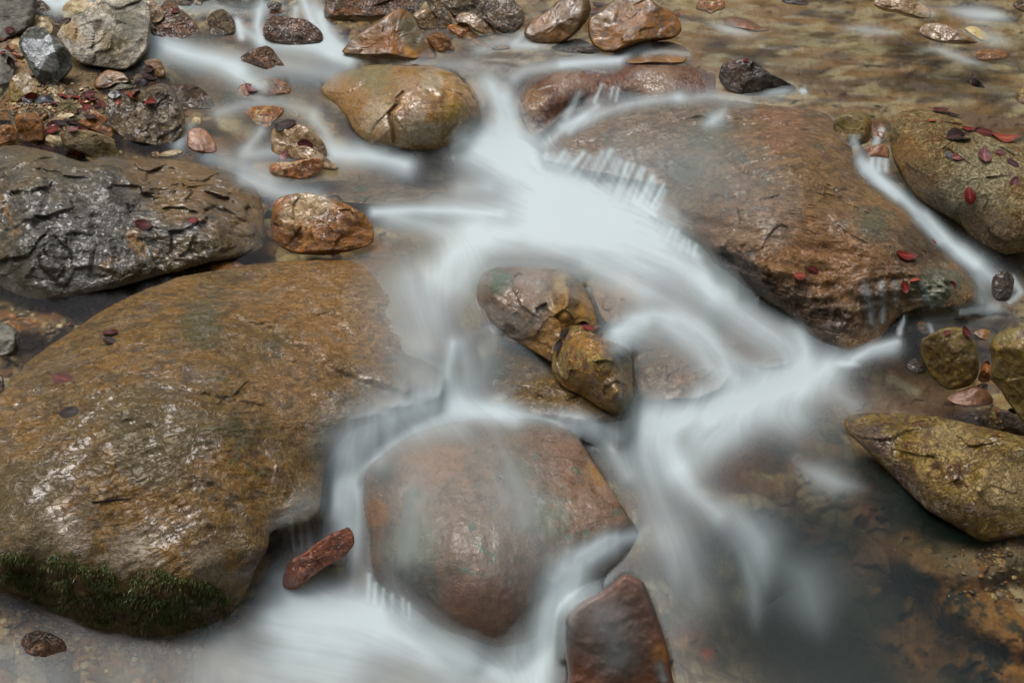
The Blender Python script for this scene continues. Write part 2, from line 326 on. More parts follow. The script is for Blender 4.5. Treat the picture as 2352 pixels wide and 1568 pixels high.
    if patch:
        qx, qy = np.r_[px[0, :1], px[1:].ravel()], np.r_[py[0, :1], py[1:].ravel()]; nv = len(qx); a = np.zeros(nv); c3 = np.zeros((nv, 3))
        nz_ = fbm(V[:nv] * 22, 6, sd + 3, .65) * 1.5
        for (cx, cy, r, col) in patch:
            w = np.clip(2.1 * np.exp(-((qx - cx) ** 2 + (qy - cy) ** 2) / r ** 2) + nz_ - .5, 0, 1); c3 = c3 * (1 - w)[:, None] + np.array(lin(sat(col, 1.22, .93))[:3]) * w[:, None]; a = 1 - (1 - a) * (1 - w)
        PC[:nv, :3] = c3 / np.maximum(a, 1e-4)[:, None]; PC[:nv, 3] = a
    ca = o.data.color_attributes.new('patch', 'FLOAT_COLOR', 'POINT'); ca.data.foreach_set('color', PC.ravel())
    _push(ALLV, ALLF, V, tri)
    if drape: _push(DRV, DRF, V, tri)
    return o
def blob(cx, cy, r, a):
    return lambda px, py, P: a * np.exp(-(((px - cx) ** 2 + (py - cy) ** 2) / r ** 2))
def line_d(px, py, q):
    d = np.full(np.shape(px), 1e9)
    for (x0, y0), (x1, y1) in zip(q[:-1], q[1:]):
        vx, vy = x1 - x0, y1 - y0; t = np.clip(((px - x0) * vx + (py - y0) * vy) / (vx * vx + vy * vy + 1e-9), 0, 1)
        d = np.minimum(d, np.hypot(px - x0 - t * vx, py - y0 - t * vy))
    return d
def groove(q, r, a):
    q = np.array(q, float); return lambda px, py, P: a * np.exp(-(line_d(px, py, q) / r) ** 2)
def fsum(*fs): return lambda px, py, P: sum(f(px, py, P) for f in fs)

# ---- the great rocks, surveyed point by point (x, y, height)
rock('slab_rock', 'huge flat ochre brown slab with a mossy edge, largest rock of the stream',
     'Z -60,905 0,905 55,840 120,790 180,750 250,705 330,665 420,635 520,615 650,600 800,594 900,590 970,625 1010,700 1030,800 1020,880 1008,915 950,940 890,962 840,975 790,1003 750,1060 742,1130 735,1175 700,1200 650,1210 622,1222 615,1258 590,1300 560,1370 520,1420 450,1455 370,1468 270,1465 180,1440 110,1415 50,1390 0,1376 -60,1370 -60,1150',
     'slab', 'rock', ctrl=[(0, 915, -.03), (60, 840, -.02), (180, 750, 0), (330, 665, .005), (520, 615, .0), (700, 600, -.015), (900, 600, -.035), (1000, 700, -.06), (1015, 880, -.115),
     (850, 970, -.128), (740, 1060, -.155), (735, 1170, -.18), (625, 1212, -.18), (500, 1000, -.03), (300, 900, .02), (100, 1100, -.04), (0, 1230, -.105), (300, 1230, -.125), (500, 1250, -.155), (600, 1270, -.19),
     (560, 1370, -.29), (520, 1420, -.33), (370, 1470, -.355), (180, 1442, -.35), (0, 1378, -.34), (0, 1290, -.15), (150, 1320, -.165), (300, 1315, -.168), (450, 1325, -.188), (430, 1410, -.29), (250, 1400, -.27), (80, 1345, -.25), (700, 800, -.04), (-60, 1370, -.34), (-60, 905, -.03)],
     patch=[(470,740,60,(92,88,56)),(640,810,60,(84,86,60)),(560,980,50,(80,78,52)),(760,690,190,(152,116,68)),(650,900,110,(150,118,80)),(100,1240,90,(150,136,116)),(300,1262,70,(150,136,118)),(480,1290,50,(140,124,104)),(100,1360,90,(74,58,34)),(300,1420,90,(70,54,32)),(480,1400,80,(76,58,36)),(600,1300,60,(84,60,34)),(330,1000,120,(104,92,62)),(60,1120,100,(104,90,62))], cf=(7, .0025), na=.022, b=.05, e=8, nf=0, facets=[], drape=True, jag=.008, step=4.5, ridged=.35, ext=.35,
     fn=fsum(groove([(550, 735), (640, 770), (720, 830), (800, 870), (900, 905), (960, 925)], 9, -.009), groove([(560, 722), (650, 752), (740, 800), (840, 850), (930, 890)], 22, .012),
             groove([(420, 885), (500, 905), (600, 925)], 5, .008), groove([(390, 1060), (450, 1090), (520, 1120), (580, 1160)], 7, .006), groove([(200, 900), (260, 960), (350, 990)], 10, -.006),
             lambda px, py, P: .006 * fbm(np.stack([(P[..., 0] * .9 + P[..., 1] * .45) * 9, (P[..., 1] * .9 - P[..., 0] * .45) * 34, P[..., 2] * 9], -1), 4, 77, .6, True)))
rock('slate_boulder', 'broad boulder of broken shiny dark slate lying above the ochre slab',
     'Z -60,340 0,338 30,333 80,340 130,352 190,372 240,360 300,364 400,366 480,380 560,410 595,440 604,480 610,540 600,575 540,592 480,602 420,620 350,637 290,655 220,670 150,682 80,686 30,672 -10,650 -60,640',
     'slate', 'boulder', ctrl=[(0, 345, .11), (80, 340, .11), (190, 375, .1), (350, 365, .068), (500, 385, .052), (600, 470, .01), (610, 545, -.018), (540, 592, -.02), (350, 637, -.03), (150, 682, -.04), (0, 645, -.03),
     (100, 410, .125), (230, 420, .105), (450, 450, .062), (300, 520, .055), (150, 520, .075), (100, 600, .03), (500, 540, .025), (300, 600, .01), (200, 460, .09), (330, 440, .07), (60, 480, .1)],
     patch=[(430,420,120,(132,104,62)),(560,470,90,(122,96,60)),(330,395,60,(126,100,62)),(420,600,60,(96,78,38)),(300,640,50,(82,66,36)),(520,575,40,(96,78,44)),(80,360,60,(110,94,64)),(60,640,60,(60,52,38))], cf=(13, .012), na=.05, b=.06, e=7, facets=[], drape=True, jag=.012, ridged=.6, ext=.35,
     fn=fsum(groove([(110, 350), (115, 450), (90, 520)], 14, -.02), groove([(0, 400), (60, 380), (110, 420)], 18, .015), groove([(210, 640), (225, 560), (215, 500)], 8, -.012), groove([(170, 380), (280, 400), (340, 430), (300, 460)], 14, .012),
             lambda px, py, P: .012 * fbm(P * np.array([14, 20, 20.]), 5, 31, .6, True)))
rock('broad_rock', 'broad reddish brown rock with water running over it and a ragged dark front',
     'Z 1250,335 1290,290 1350,260 1430,238 1550,225 1650,228 1750,240 1850,250 1900,262 1930,300 1955,330 1962,380 1992,420 2050,450 2100,490 2130,530 2170,580 2220,620 2250,660 2264,700 2200,708 2120,706 2072,722 2045,750 2012,792 1955,804 1880,785 1840,755 1800,712 1750,682 1700,652 1650,612 1610,565 1550,525 1490,495 1515,460 1530,435 1480,400 1420,375 1350,352 1290,357 1250,368',
     'red', 'rock', ctrl=[(1250, 350, .05), (1550, 225, .135), (1900, 262, .13), (1350, 262, .09), (1400, 330, .07), (1500, 345, .08), (1400, 372, .048), (1480, 402, .042), (1600, 450, .06), (1530, 440, .03), (1490, 490, .015),
     (1610, 560, -.005), (1650, 570, .02), (1650, 612, -.04), (1700, 650, -.055), (1850, 755, -.105), (1950, 802, -.13), (2000, 790, -.13), (2045, 750, -.105), (2262, 700, -.075), (2170, 580, -.01), (2060, 455, .06), (1960, 380, .09),
     (1750, 300, .145), (1850, 340, .15), (1800, 450, .125), (1700, 500, .085), (2000, 560, .06), (1900, 580, .045), (1850, 640, .0), (2100, 600, .02), (2170, 650, -.02), (1740, 620, .015), (1780, 640, .01), (1960, 660, -.01), (2060, 660, -.025)],
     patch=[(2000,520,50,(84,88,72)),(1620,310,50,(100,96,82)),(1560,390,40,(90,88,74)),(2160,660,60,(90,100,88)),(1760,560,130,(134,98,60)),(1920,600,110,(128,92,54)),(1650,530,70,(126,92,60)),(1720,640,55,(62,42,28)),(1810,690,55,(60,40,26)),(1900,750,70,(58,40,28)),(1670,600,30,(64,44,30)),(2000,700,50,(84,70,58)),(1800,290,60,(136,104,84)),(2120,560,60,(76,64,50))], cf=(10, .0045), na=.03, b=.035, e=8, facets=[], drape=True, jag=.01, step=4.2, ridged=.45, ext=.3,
     fn=fsum(groove([(1620, 330), (1700, 400), (1820, 440), (1950, 470)], 12, -.012), groove([(1700, 290), (1760, 280), (1830, 300), (1900, 320)], 10, -.012), groove([(1560, 500), (1700, 530), (1850, 570), (1980, 590)], 12, -.010),
             lambda px, py, P: .010 * fbm(np.stack([P[..., 0] * 9, P[..., 1] * 24, P[..., 2] * 14], -1), 5, 41, .62, True), lambda px, py, P: .026 * fbm(P * np.array([20, 16, 26.]), 5, 43, .65, True) * np.exp(-(line_d(px, py, np.array([(1640, 590), (1700, 625), (1780, 665), (1860, 700), (1940, 720), (2050, 665), (2160, 665)], float)) / 48) ** 2), groove([(1625, 565), (1655, 566), (1710, 590), (1770, 618), (1840, 634), (1900, 640)], 9, .010), groove([(1975, 640), (2060, 625), (2150, 632), (2230, 660)], 9, .008)))
rock('dome_rock', 'large mauve brown dome shaped rock under a thin sheet of water',
     'Z 838,1090 860,1060 890,1035 940,1000 1010,975 1100,962 1200,960 1290,975 1325,1000 1350,1040 1375,1080 1405,1125 1440,1180 1466,1225 1430,1290 1370,1335 1300,1385 1255,1425 1220,1472 1150,1487 1080,1467 1010,1442 950,1410 900,1380 850,1330 830,1270 827,1200 832,1140',
     'mauve', 'rock', ctrl=[(1100, 965, -.15), (950, 1000, -.16), (1150, 1050, -.15), (900, 1070, -.175), (1330, 1010, -.165), (1440, 1190, -.2), (1466, 1225, -.235), (838, 1110, -.2), (1100, 1200, -.165), (1120, 1350, -.225), (920, 1300, -.25), (828, 1250, -.3),
     (1250, 1300, -.225), (1150, 1487, -.365), (950, 1412, -.36), (1300, 1390, -.3), (1050, 1420, -.3), (1300, 1180, -.18), (860, 1340, -.33)],
     patch=[(950,1250,60,(104,108,92)),(1250,1190,60,(106,108,92)),(1190,1080,40,(104,100,84)),(870,1180,35,(150,104,60)),(1390,1090,40,(136,104,62)),(1100,1400,90,(122,84,62)),(1000,1060,70,(148,112,88))], na=.02, b=.06, e=5, facets=[], drape=True, jag=.006, ext=.4, fn=lambda px, py, P: .004 * fbm(P * np.array([26, 9, 12.]), 4, 51, .6))
rock('rough_boulder', 'rough grey olive boulder scattered with many fallen red leaves at the edge of the stream',
     'Z 2045,300 2050,275 2070,257 2110,250 2160,252 2195,262 2225,288 2290,310 2352,330 2420,345 2420,560 2352,578 2310,584 2270,570 2232,548 2200,510 2150,482 2100,450 2073,400 2052,360 2046,330',
     'rightb', 'boulder', ctrl=[(2310, 584, -.045), (2200, 512, -.005), (2100, 450, .02), (2047, 330, .095), (2052, 290, .145), (2110, 250, .17), (2200, 265, .165), (2352, 330, .14), (2150, 300, .175), (2250, 400, .13), (2290, 490, .055), (2150, 400, .11), (2110, 350, .14), (2200, 480, .04), (2420, 560, -.03), (2420, 345, .14), (2352, 430, .12), (2352, 520, .04)],
     patch=[(2080,350,60,(150,114,62)),(2110,430,50,(126,92,50)),(2160,490,60,(72,52,32)),(2250,400,80,(156,148,124)),(2270,540,50,(120,96,74))], cf=(8, .008), na=.04, b=.08, e=5, facets=[], jag=.012, ridged=.4)
rock('low_boulder', 'low angular olive gold boulder lying near the dark pool, one tiny yellow leaf on it',
     'Z 1940,962 1970,950 2050,948 2150,956 2230,973 2300,990 2380,1008 2430,1020 2430,1225 2352,1228 2300,1238 2255,1244 2215,1220 2180,1200 2130,1170 2070,1112 2010,1050 1970,1012 1945,988',
     'rock25', 'boulder', ctrl=[(2255, 1244, -.235), (2070, 1112, -.205), (1950, 985, -.175), (2050, 950, -.14), (2230, 975, -.105), (2352, 1000, -.09), (2150, 1020, -.105), (2300, 1100, -.11), (2130, 1110, -.15), (2352, 1228, -.225), (2250, 1170, -.155), (2430, 1225, -.225), (2430, 1020, -.09), (2010, 1000, -.14), (2200, 1080, -.12)],
     patch=[(1990,1010,50,(78,50,36)),(2080,1100,50,(84,58,34)),(2180,1190,50,(96,74,38)),(2180,1010,60,(176,154,108)),(2310,1120,70,(182,160,120)),(2340,1020,60,(132,112,62))], cf=(11, .011), na=.045, b=.08, e=5, facets=[], drape=True, jag=.014, ridged=.5, fn=fsum(groove([(2255, 1240), (2235, 1160), (2255, 1080), (2352, 1030)], 20, .018), groove([(2060, 1000), (2150, 1040), (2210, 1100)], 18, .01)))
rock('cracked_boulder', 'rounded ochre boulder with a black crack down its shiny front',
     'Z 738,205 758,178 800,161 860,149 930,150 1000,152 1040,168 1072,195 1095,235 1107,275 1090,300 1052,325 1012,341 950,343 900,336 850,331 815,302 798,270 772,240 748,224',
     'cracked', 'boulder', ctrl=[(860, 149, .15), (1000, 152, .16), (745, 195, .118), (775, 240, .09), (830, 325, .048), (950, 343, .04), (1050, 325, .042), (1107, 278, .07), (1090, 215, .13), (950, 195, .175), (900, 250, .14), (1000, 270, .125), (880, 305, .09), (1040, 215, .155), (820, 230, .125), (1070, 290, .08)],
     patch=[(860,265,45,(172,154,132)),(960,300,50,(150,140,118)),(990,190,32,(176,162,144)),(1040,262,32,(132,108,38)),(850,172,60,(118,110,76)),(940,205,30,(158,130,104)),(800,230,50,(140,104,54))], cf=(9, .005), na=.05, b=.1, e=4, facets=[], drape=True, jag=.018, ridged=.5,
     fn=fsum(groove([(925, 213), (912, 225), (913, 240), (895, 258), (897, 280), (903, 300), (905, 340)], 3.5, -.02), groove([(960, 190), (990, 195), (1015, 210), (1040, 215)], 10, .012), groove([(1005, 185), (1020, 200), (1030, 215)], 9, -.02), blob(1060, 235, 30, .01)))
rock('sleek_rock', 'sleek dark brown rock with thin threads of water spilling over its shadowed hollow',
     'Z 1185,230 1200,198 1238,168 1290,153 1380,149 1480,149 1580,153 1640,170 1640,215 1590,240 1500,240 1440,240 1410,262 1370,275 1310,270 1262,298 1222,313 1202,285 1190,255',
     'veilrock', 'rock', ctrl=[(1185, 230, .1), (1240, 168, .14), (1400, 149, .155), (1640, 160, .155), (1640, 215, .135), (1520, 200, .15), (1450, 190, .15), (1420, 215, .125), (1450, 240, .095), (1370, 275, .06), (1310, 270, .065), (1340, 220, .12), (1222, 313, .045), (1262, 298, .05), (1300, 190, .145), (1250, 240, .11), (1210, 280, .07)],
     patch=[(1300,180,40,(142,120,108)),(1500,192,60,(136,112,92)),(1420,232,40,(44,28,20)),(1330,245,34,(50,34,24)),(1225,230,30,(120,88,36))], cf=(8, .003), na=.03, b=.06, e=5, facets=[], drape=True, jag=.008)  # the two darkest patches paint the hollow's shade into the rock colour
rock('twin_lobe_rock', 'wavy brown rock in midstream with green algae and white glints, between two streams of foam',
     'Z 1098,655 1103,635 1118,622 1150,612 1220,614 1290,620 1330,640 1352,680 1366,715 1372,745 1330,752 1300,770 1292,805 1278,835 1240,815 1200,792 1170,785 1140,765 1112,730 1096,690',
     'mauve', 'rock', ctrl=[(1100, 655, -.012), (1220, 614, .01), (1330, 640, .0), (1300, 665, .04), (1230, 670, .02), (1150, 740, -.05), (1105, 710, -.045), (1200, 790, -.08), (1360, 720, -.01), (1290, 720, .01), (1280, 790, -.05), (1170, 670, .01)],
     patch=[(1150,645,32,(60,84,66)),(1220,640,40,(150,128,120)),(1250,760,44,(150,128,118)),(1300,715,60,(158,122,64)),(1240,790,40,(140,106,60)),(1290,650,24,(158,140,112))], cf=(16, .008), na=.12, b=.08, e=4, facets=[], drape=True, jag=.015, ridged=.6, step=3.2, fn=fsum(groove([(1300, 640), (1305, 680), (1300, 730)], 13, .03), groove([(1265, 650), (1270, 700)], 9, -.012)))
rock('mossy_rock', 'golden green mossy rock with wet white glints below the wedged leaves in midstream',
     'Z 1270,800 1282,775 1300,752 1335,746 1362,765 1385,778 1420,790 1445,806 1452,840 1453,900 1450,958 1425,964 1400,948 1375,935 1335,908 1295,890 1268,850',
     'moss_rock', 'rock', ctrl=[(1270, 810, -.06), (1335, 748, .01), (1440, 806, -.04), (1453, 880, -.1), (1440, 962, -.165), (1340, 910, -.12), (1270, 850, -.09), (1340, 800, .01), (1390, 840, .0), (1420, 900, -.05), (1350, 860, -.03), (1395, 905, -.07)],
     cf=(18, .008), na=.08, b=.08, e=4, facets=[], drape=True, jag=.02, ridged=.3, step=3)

# ---- every other stone: name, label, outline, material, category, options
T = [
 ('pebble', 'rounded rust pebble at the foot of the moss stained ochre stone', 'K 200,590 240,560 300,570 320,610 290,650 230,650', 'gold', {}),
 ('stone', 'small olive stone under the shining grey blue leaf', 'K 330,640 380,600 450,590 520,620 500,670 400,690', 'olive', {}),
 ('pebble', 'small grey pebble beside the triangular pale pebble', 'K 960,790 990,765 1040,770 1050,800 1010,815 970,812', 'grey_dark', {}),
 ('pebble', 'knobbly grey pebble under the long leaning brown stone', 'K 1110,780 1150,755 1180,775 1185,810 1140,815', 'white', {}),
 ('stone', 'dull violet brown stone at the picture edge under the grey rounded stone', 'K -60,370 -10,355 30,365 42,400 20,430 -60,430', 'olive', {}),
 ('pebble', 'small glossy brown pebble behind the squat angular stone', 'K 690,600 730,580 760,600 750,640 700,650', 'brown', {}),
 ('stone', 'flat mottled brown stone below the tiny orange pebble', 'K -40,700 60,680 180,700 200,740 150,800 20,800 -40,790', 'ochre', dict(k=.8)),
 ('stone', 'small wet grey stone in the gap before the golden brown cobble', 'K 600,790 640,770 680,800 690,850 640,870 605,840', 'beige', {}),
 ('stone', 'tan pebble sitting in shallow silt beyond the slate boulder', 'K 2085,1240 2130,1220 2185,1235 2195,1280 2150,1310 2095,1290', 'ochre', dict(k=.6)),
 ('stone', 'brown angular stone lodged behind the flat grey brown stone', 'K 560,700 620,690 660,720 650,760 600,770', 'brown', {}),
 # bank, upper corner
 ('boulder', 'big pale grey boulder beside the waterfall, dry and broken faced, tallest on the gravel bank', 'A 395,245 415,200 440,165 500,120 560,85 640,25 700,-20 860,-60 1000,-10 1040,80 1035,230 1010,340 965,400 930,440 860,483 760,478 640,455 530,425 450,330', 'grey_dry', dict(k=.35, b=.75, na=.06, patch=[(165,75,26,(176,150,112)),(260,105,40,(184,168,140)),(225,62,14,(90,72,56)),(300,50,40,(120,118,106)),(240,140,40,(100,90,74))], facets=[(60, .5, .62), (-60, .55, .7), (170, .5, .6), (120, .4, .75), (-110, .6, .75)])),
 ('boulder', 'dull dark grey boulder in the uppermost corner of the bank', 'A -60,-40 240,-40 248,60 235,130 190,205 130,230 60,262 0,282 -60,285', 'grey_dark', dict(k=.4, na=.04)),
 ('stone', 'small brown stone wedged between the dark corner boulder and the falls', 'A 235,0 290,5 340,45 362,100 330,112 270,112 240,90', 'grey_brown', {}),
 ('cobble', 'speckled whitish cobble leaning behind the big pale grey boulder', 'A 430,75 445,30 480,5 530,-5 600,5 655,30 600,70 520,105 480,128 435,122', 'white', dict(k=.4)),
 ('stone', 'pinkish white stone tucked behind the frosted angular stone', 'A 190,200 225,145 285,108 340,135 365,190 355,230 300,250 210,230', 'white', dict(k=.4)),
 ('pebble', 'flat tan pebble among leaves beside the frosted angular stone', 'A 60,305 95,268 130,258 160,300 150,345 100,345 62,335', 'white', {}),
 ('pebble', 'tiny oval cream pebble above the flat tan pebble', 'A 95,240 125,230 152,240 140,255 105,256', 'white', {}),
 ('stone', 'rounded grey stone cut by the picture edge below the dark corner boulder', 'A -60,330 30,335 75,365 100,400 102,450 88,540 40,585 -60,585', 'grey_dark', dict(k=.4)),
 ('stone', 'moss stained ochre stone standing under the grey one, white crust on top', 'A 60,600 72,550 95,520 140,503 190,505 225,540 245,575 262,620 255,660 200,660 150,690 112,718 72,700 62,660', 'olive', dict(k=.3, na=.08)),
 ('pebble', 'white flat pebble at the foot of the frosted angular stone', 'A 272,612 300,608 360,620 425,628 428,648 380,658 320,655 285,640', 'white', dict(k=.5)),
 ('stone', 'small dark brown stone with a pale streak at the foot of the frosted stone', 'A 365,600 385,575 420,568 450,590 470,620 440,640 400,625', 'brown', {}),
 ('stone', 'pointed grey brown stone in the wet sand below the frosted stone', 'A 430,640 450,610 490,605 525,630 545,665 520,690 470,685 430,665', 'grey_brown', {}),
 ('stone', 'squat brown angular stone with a lit top between red leaves', 'K 745,700 800,600 835,530 900,515 980,530 1040,580 1065,640 1060,700 930,705 800,715', 'olive', dict(k=.3)),
 ('stone', 'flat grey brown stone behind the round golden stone', 'K 290,695 380,655 480,630 600,625 700,640 740,720 740,790 680,820 560,760 420,720', 'grey_brown', dict(k=.4)),
 ('pebble', 'small triangular pale grey pebble amid the leaf litter', 'K 785,735 830,710 930,697 1000,705 1035,725 960,760 900,800 850,815 800,785', 'white', dict(k=.4, facets=[(90, .6, .5), (-90, .5, .6)])),
 ('stone', 'long brown stone leaning on the bumpy boulder', 'K 1185,680 1210,645 1290,645 1400,710 1490,790 1450,850 1400,820 1300,760 1200,720', 'ochre', dict(k=.3)),
 ('stone', 'weathered tan stone between litter and the bumpy boulder', 'K 1060,830 1120,790 1250,760 1330,780 1420,870 1540,910 1560,960 1555,1040 1470,1000 1330,950 1180,890', 'ochre', dict(k=.4)),
 ('cobble', 'round golden cobble with a pale oval scar', 'K 200,800 215,745 260,710 330,710 400,695 470,697 540,740 590,800 612,870 615,1000 600,1085 520,1090 400,1100 320,1090 260,1060 240,960 210,880', 'ochre', dict(k=.25, b=.7, nf=2, na=.03)),
 ('cobble', 'golden brown cobble cut off by the picture edge above the slate boulder', 'K -120,900 -20,880 60,855 140,860 200,900 235,990 225,1060 150,1080 60,1130 -120,1180', 'ochre', dict(k=.3)),
 ('pebble', 'small pale grey wedge pebble between the golden cobble and the long block', 'K 620,1050 640,1010 690,995 780,1030 840,1090 862,1140 820,1165 760,1150 700,1120 640,1085', 'white', dict(k=.3)),
 ('block_stone', 'long squared greyish brown block with a chipped end on the bank', 'K 830,990 880,950 960,940 1050,930 1170,925 1330,960 1480,1010 1590,1070 1610,1180 1645,1270 1640,1330 1560,1385 1480,1408 1380,1385 1290,1340 1180,1260 1040,1210 900,1170 855,1100', 'blockm', dict(k=.3, b=.6, na=.03, facets=[(75, .05, .55), (-80, .9, .42), (0, .45, .7)])),
 ('pebble', 'round cream pebble against the front of the long block', 'K 1175,1300 1190,1278 1230,1275 1275,1300 1292,1335 1270,1362 1220,1352 1185,1325', 'white', dict(k=.4, nf=1)),
 ('pebble', 'tiny white pebble behind the chipped end of the long block', 'K 1615,1235 1640,1212 1680,1215 1700,1240 1670,1260 1630,1262', 'white', dict(k=.5)),
 ('pebble', 'tiny dark speckled pebble alone on the sandy shallows', 'K 1725,1415 1750,1380 1800,1368 1850,1385 1852,1415 1800,1440 1740,1438', 'grey_brown', dict(k=.5)),
 ('pebble', 'tiny orange pebble at the edge above the golden brown cobble', 'K 80,640 110,600 170,590 215,620 230,670 200,700 120,670', 'gold', {}),
 ('rock', 'bumpy glistening grey brown rock beside the leaf litter', 'A 735,705 740,665 770,640 850,628 940,612 1010,600 1060,578 1120,572 1180,600 1215,650 1240,700 1268,760 1278,860 1245,925 1190,988 1120,1000 1060,1002 950,985 870,960 800,905 750,840 722,775', 'grey_brown', dict(k=.4, b=.5, na=.09, ridged=.5, e=3, step=3)),
 ('rock', 'low dark rock with a mirror wet top between the bumpy rock and the rapids', 'A 1170,592 1250,580 1340,588 1400,620 1450,670 1482,740 1400,752 1300,748 1235,722 1190,650', 'dark', dict(k=.6, na=.08)),
 ('stone', 'small brown stone standing behind the dark leaf pile', 'A 995,425 1030,410 1072,404 1112,428 1138,490 1140,530 1110,545 1060,525 1010,470', 'brown_smooth', dict(k=.2)),
 ('stone', 'brown wedge stone in the puddle under the big pale grey boulder', 'A 645,600 650,560 675,525 735,483 800,490 850,505 890,540 900,565 800,575 755,600 710,615 665,615', 'brown_smooth', dict(k=.4, b=.6, facets=[(100, .7, .5), (-60, .4, .6)])),
 ('stone', 'flat greenish grey stone lying before the brown wedge stone', 'A 748,618 770,595 810,575 860,560 910,557 918,580 905,605 860,612 800,622 760,628', 'grey_dark', dict(k=.5)),
 ('rock', 'jagged wet rusty rock beside the pale boulder with a leaf stuck on its slope', 'A 1030,150 1060,100 1110,40 1150,0 1200,10 1240,60 1290,95 1340,150 1385,225 1375,250 1290,262 1200,290 1110,278 1045,245 1030,200', 'brown', dict(k=.5, na=.12, ridged=.5, nf=5)),
 ('stone', 'smooth violet grey stone resting on the jagged rusty rock', 'A 985,-5 1040,-5 1080,20 1115,60 1132,110 1100,150 1055,158 1030,110 1000,50', 'beige', dict(k=.3, zo=.02)),
 ('rock', 'lumpy conglomerate stone in the shallow run below the upper falls', 'A 1425,135 1440,105 1470,80 1500,68 1545,65 1590,108 1618,150 1622,220 1595,242 1520,250 1450,240 1440,180', 'grey_brown', dict(k=.4, na=.16, ridged=.5)),
 ('rock', 'crusty pebbly ledge along the upper rim above the lumpy stone', 'A 1180,-40 1490,-40 1485,20 1440,48 1380,50 1320,45 1270,55 1210,30', 'grey_brown', dict(k=.5, na=.12)),
 ('rock', 'grey pitted rock half behind the thin upper falls', 'A 1500,-40 1820,-40 1825,20 1780,55 1720,65 1640,60 1560,50 1510,20', 'grey_brown', dict(k=.3, na=.08, drape=True)),
 ('stone', 'little dark stone perched above the rust brown rock at the falls', 'A 1840,30 1870,12 1920,15 1945,35 1930,70 1890,75 1850,60', 'dark', dict(k=.3, zo=.01)),
 ('rock', 'rusty brown blocky rock with black spots between the two upper falls', 'A 1808,210 1818,165 1845,125 1890,108 1960,115 2030,125 2100,130 2150,160 2200,200 2226,240 2220,288 2170,300 2080,312 2020,312 1950,300 1870,285 1815,250', 'brown', dict(k=.3, na=.05, facets=[(95, .5, .55), (-80, .5, .6), (0, .4, .7)])),
 ('rock', 'small pyramid shaped brown rock in the pool below the upper falls', 'A 1655,400 1700,365 1790,325 1840,316 1880,340 1920,398 1962,462 1900,480 1840,484 1770,455 1700,430', 'brown', dict(k=.35, na=.05, facets=[(100, .4, .6), (0, .8, .6), (200, .6, .6)])),
 ('stone', 'reddish stone with a pink leaf draped over it under clear water', 'A 1640,640 1648,600 1675,580 1730,585 1780,620 1812,670 1760,682 1680,682', 'sub_red', dict(k=.5)),
 ('stone', 'ochre stone breaking the water beside the reddish leaf covered one', 'A 1700,590 1760,560 1840,540 1900,532 1960,555 1992,600 2000,640 1930,650 1850,665 1790,660 1730,620', 'gold', dict(k=.5, na=.07, drape=True)),
 ('stone', 'golden stone capped with wet glints in the round swirl of shallow water', 'A 1680,770 1710,740 1790,728 1880,728 1955,745 1950,780 1900,830 1850,880 1790,870 1730,830', 'gold', dict(k=.6, na=.08)),
 ('cobble', 'grey white cobble wearing a cap of dark leaves', 'A 1866,980 1872,920 1895,875 1950,842 2040,845 2110,870 2170,920 2225,970 2252,1040 2240,1085 2150,1088 2020,1080 1900,1075 1870,1035', 'beige', dict(k=.25, b=.7)),
 ('stone', 'pointed tan stone resting against the leaf capped cobble', 'A 2000,1080 2010,1030 2070,1003 2130,1010 2200,1050 2280,1110 2336,1155 2310,1175 2230,1165 2160,1130 2060,1100', 'beige', dict(k=.3, zo=.01)),
 ('stone', 'golden glistening stone lying in front of the leaf capped cobble', 'A 1855,1170 1865,1135 1920,1115 2010,1115 2100,1095 2180,1088 2226,1110 2225,1160 2180,1200 2110,1238 2030,1232 1940,1215 1870,1195', 'gold', dict(k=.3, na=.08)),
 ('stone', 'rounded pinkish brown stone partly under water by the bumpy rock', 'A 1290,960 1300,900 1340,880 1400,885 1450,930 1485,990 1495,1050 1430,1062 1340,1045 1290,1010', 'sub_red', dict(k=.5)),
 ('pebble', 'small cream pebble above the rounded pinkish brown stone', 'A 1318,850 1325,818 1350,806 1380,815 1385,845 1350,862', 'white', {}),
 ('pebble', 'thin white sliver pebble on the gravel spit', 'A 1090,1070 1130,1045 1200,1032 1255,1035 1258,1055 1200,1072 1130,1082', 'white', dict(k=.6)),
 ('stone', 'striped ochre stone with folded ridges and dark red leaves caught at its side', 'Z 622,510 626,478 640,455 670,445 710,443 755,455 800,470 838,492 857,522 859,550 845,565 800,577 740,586 680,583 645,568 625,545', 'ochre', dict(k=.3, b=.6, na=.05, ridged=.6, step=3, patch=[(720,465,40,(190,168,138)),(672,490,30,(184,160,126))], lay=(.3, 1.0, .35, .006, 30), facets=[(95, .55, .5), (0, .5, .75), (190, .5, .7)])),
 # top row
 ('boulder', 'wide craggy brown boulder along the upper rim beside the falls', 'N 140,120 160,50 220,-60 1230,-60 1220,70 1130,75 1020,110 900,160 760,180 620,212 500,200 350,205 200,200 150,180', 'brown', dict(k=.35, na=.08, ridged=.6, step=3)),
 ('stone', 'small dark slab stone squeezed behind the pyramid boulder', 'N 1030,100 1080,75 1150,62 1192,82 1185,130 1130,175 1080,160', 'dark', dict(k=.3)),
 ('stone', 'shiny violet grey angular stone, smaller one, beside the pyramid boulder', 'N 1120,175 1150,135 1200,105 1265,92 1330,128 1392,170 1402,250 1370,322 1270,335 1200,318 1150,235', 'beige', dict(k=.25, na=.08, ridged=.6)),
 ('stone', 'long grey brown boulder leaning down over the shiny angular stone', 'N 1245,-40 1400,-40 1450,50 1505,130 1548,215 1550,275 1490,320 1400,322 1388,200 1320,110', 'grey_brown', dict(k=.25, na=.06)),
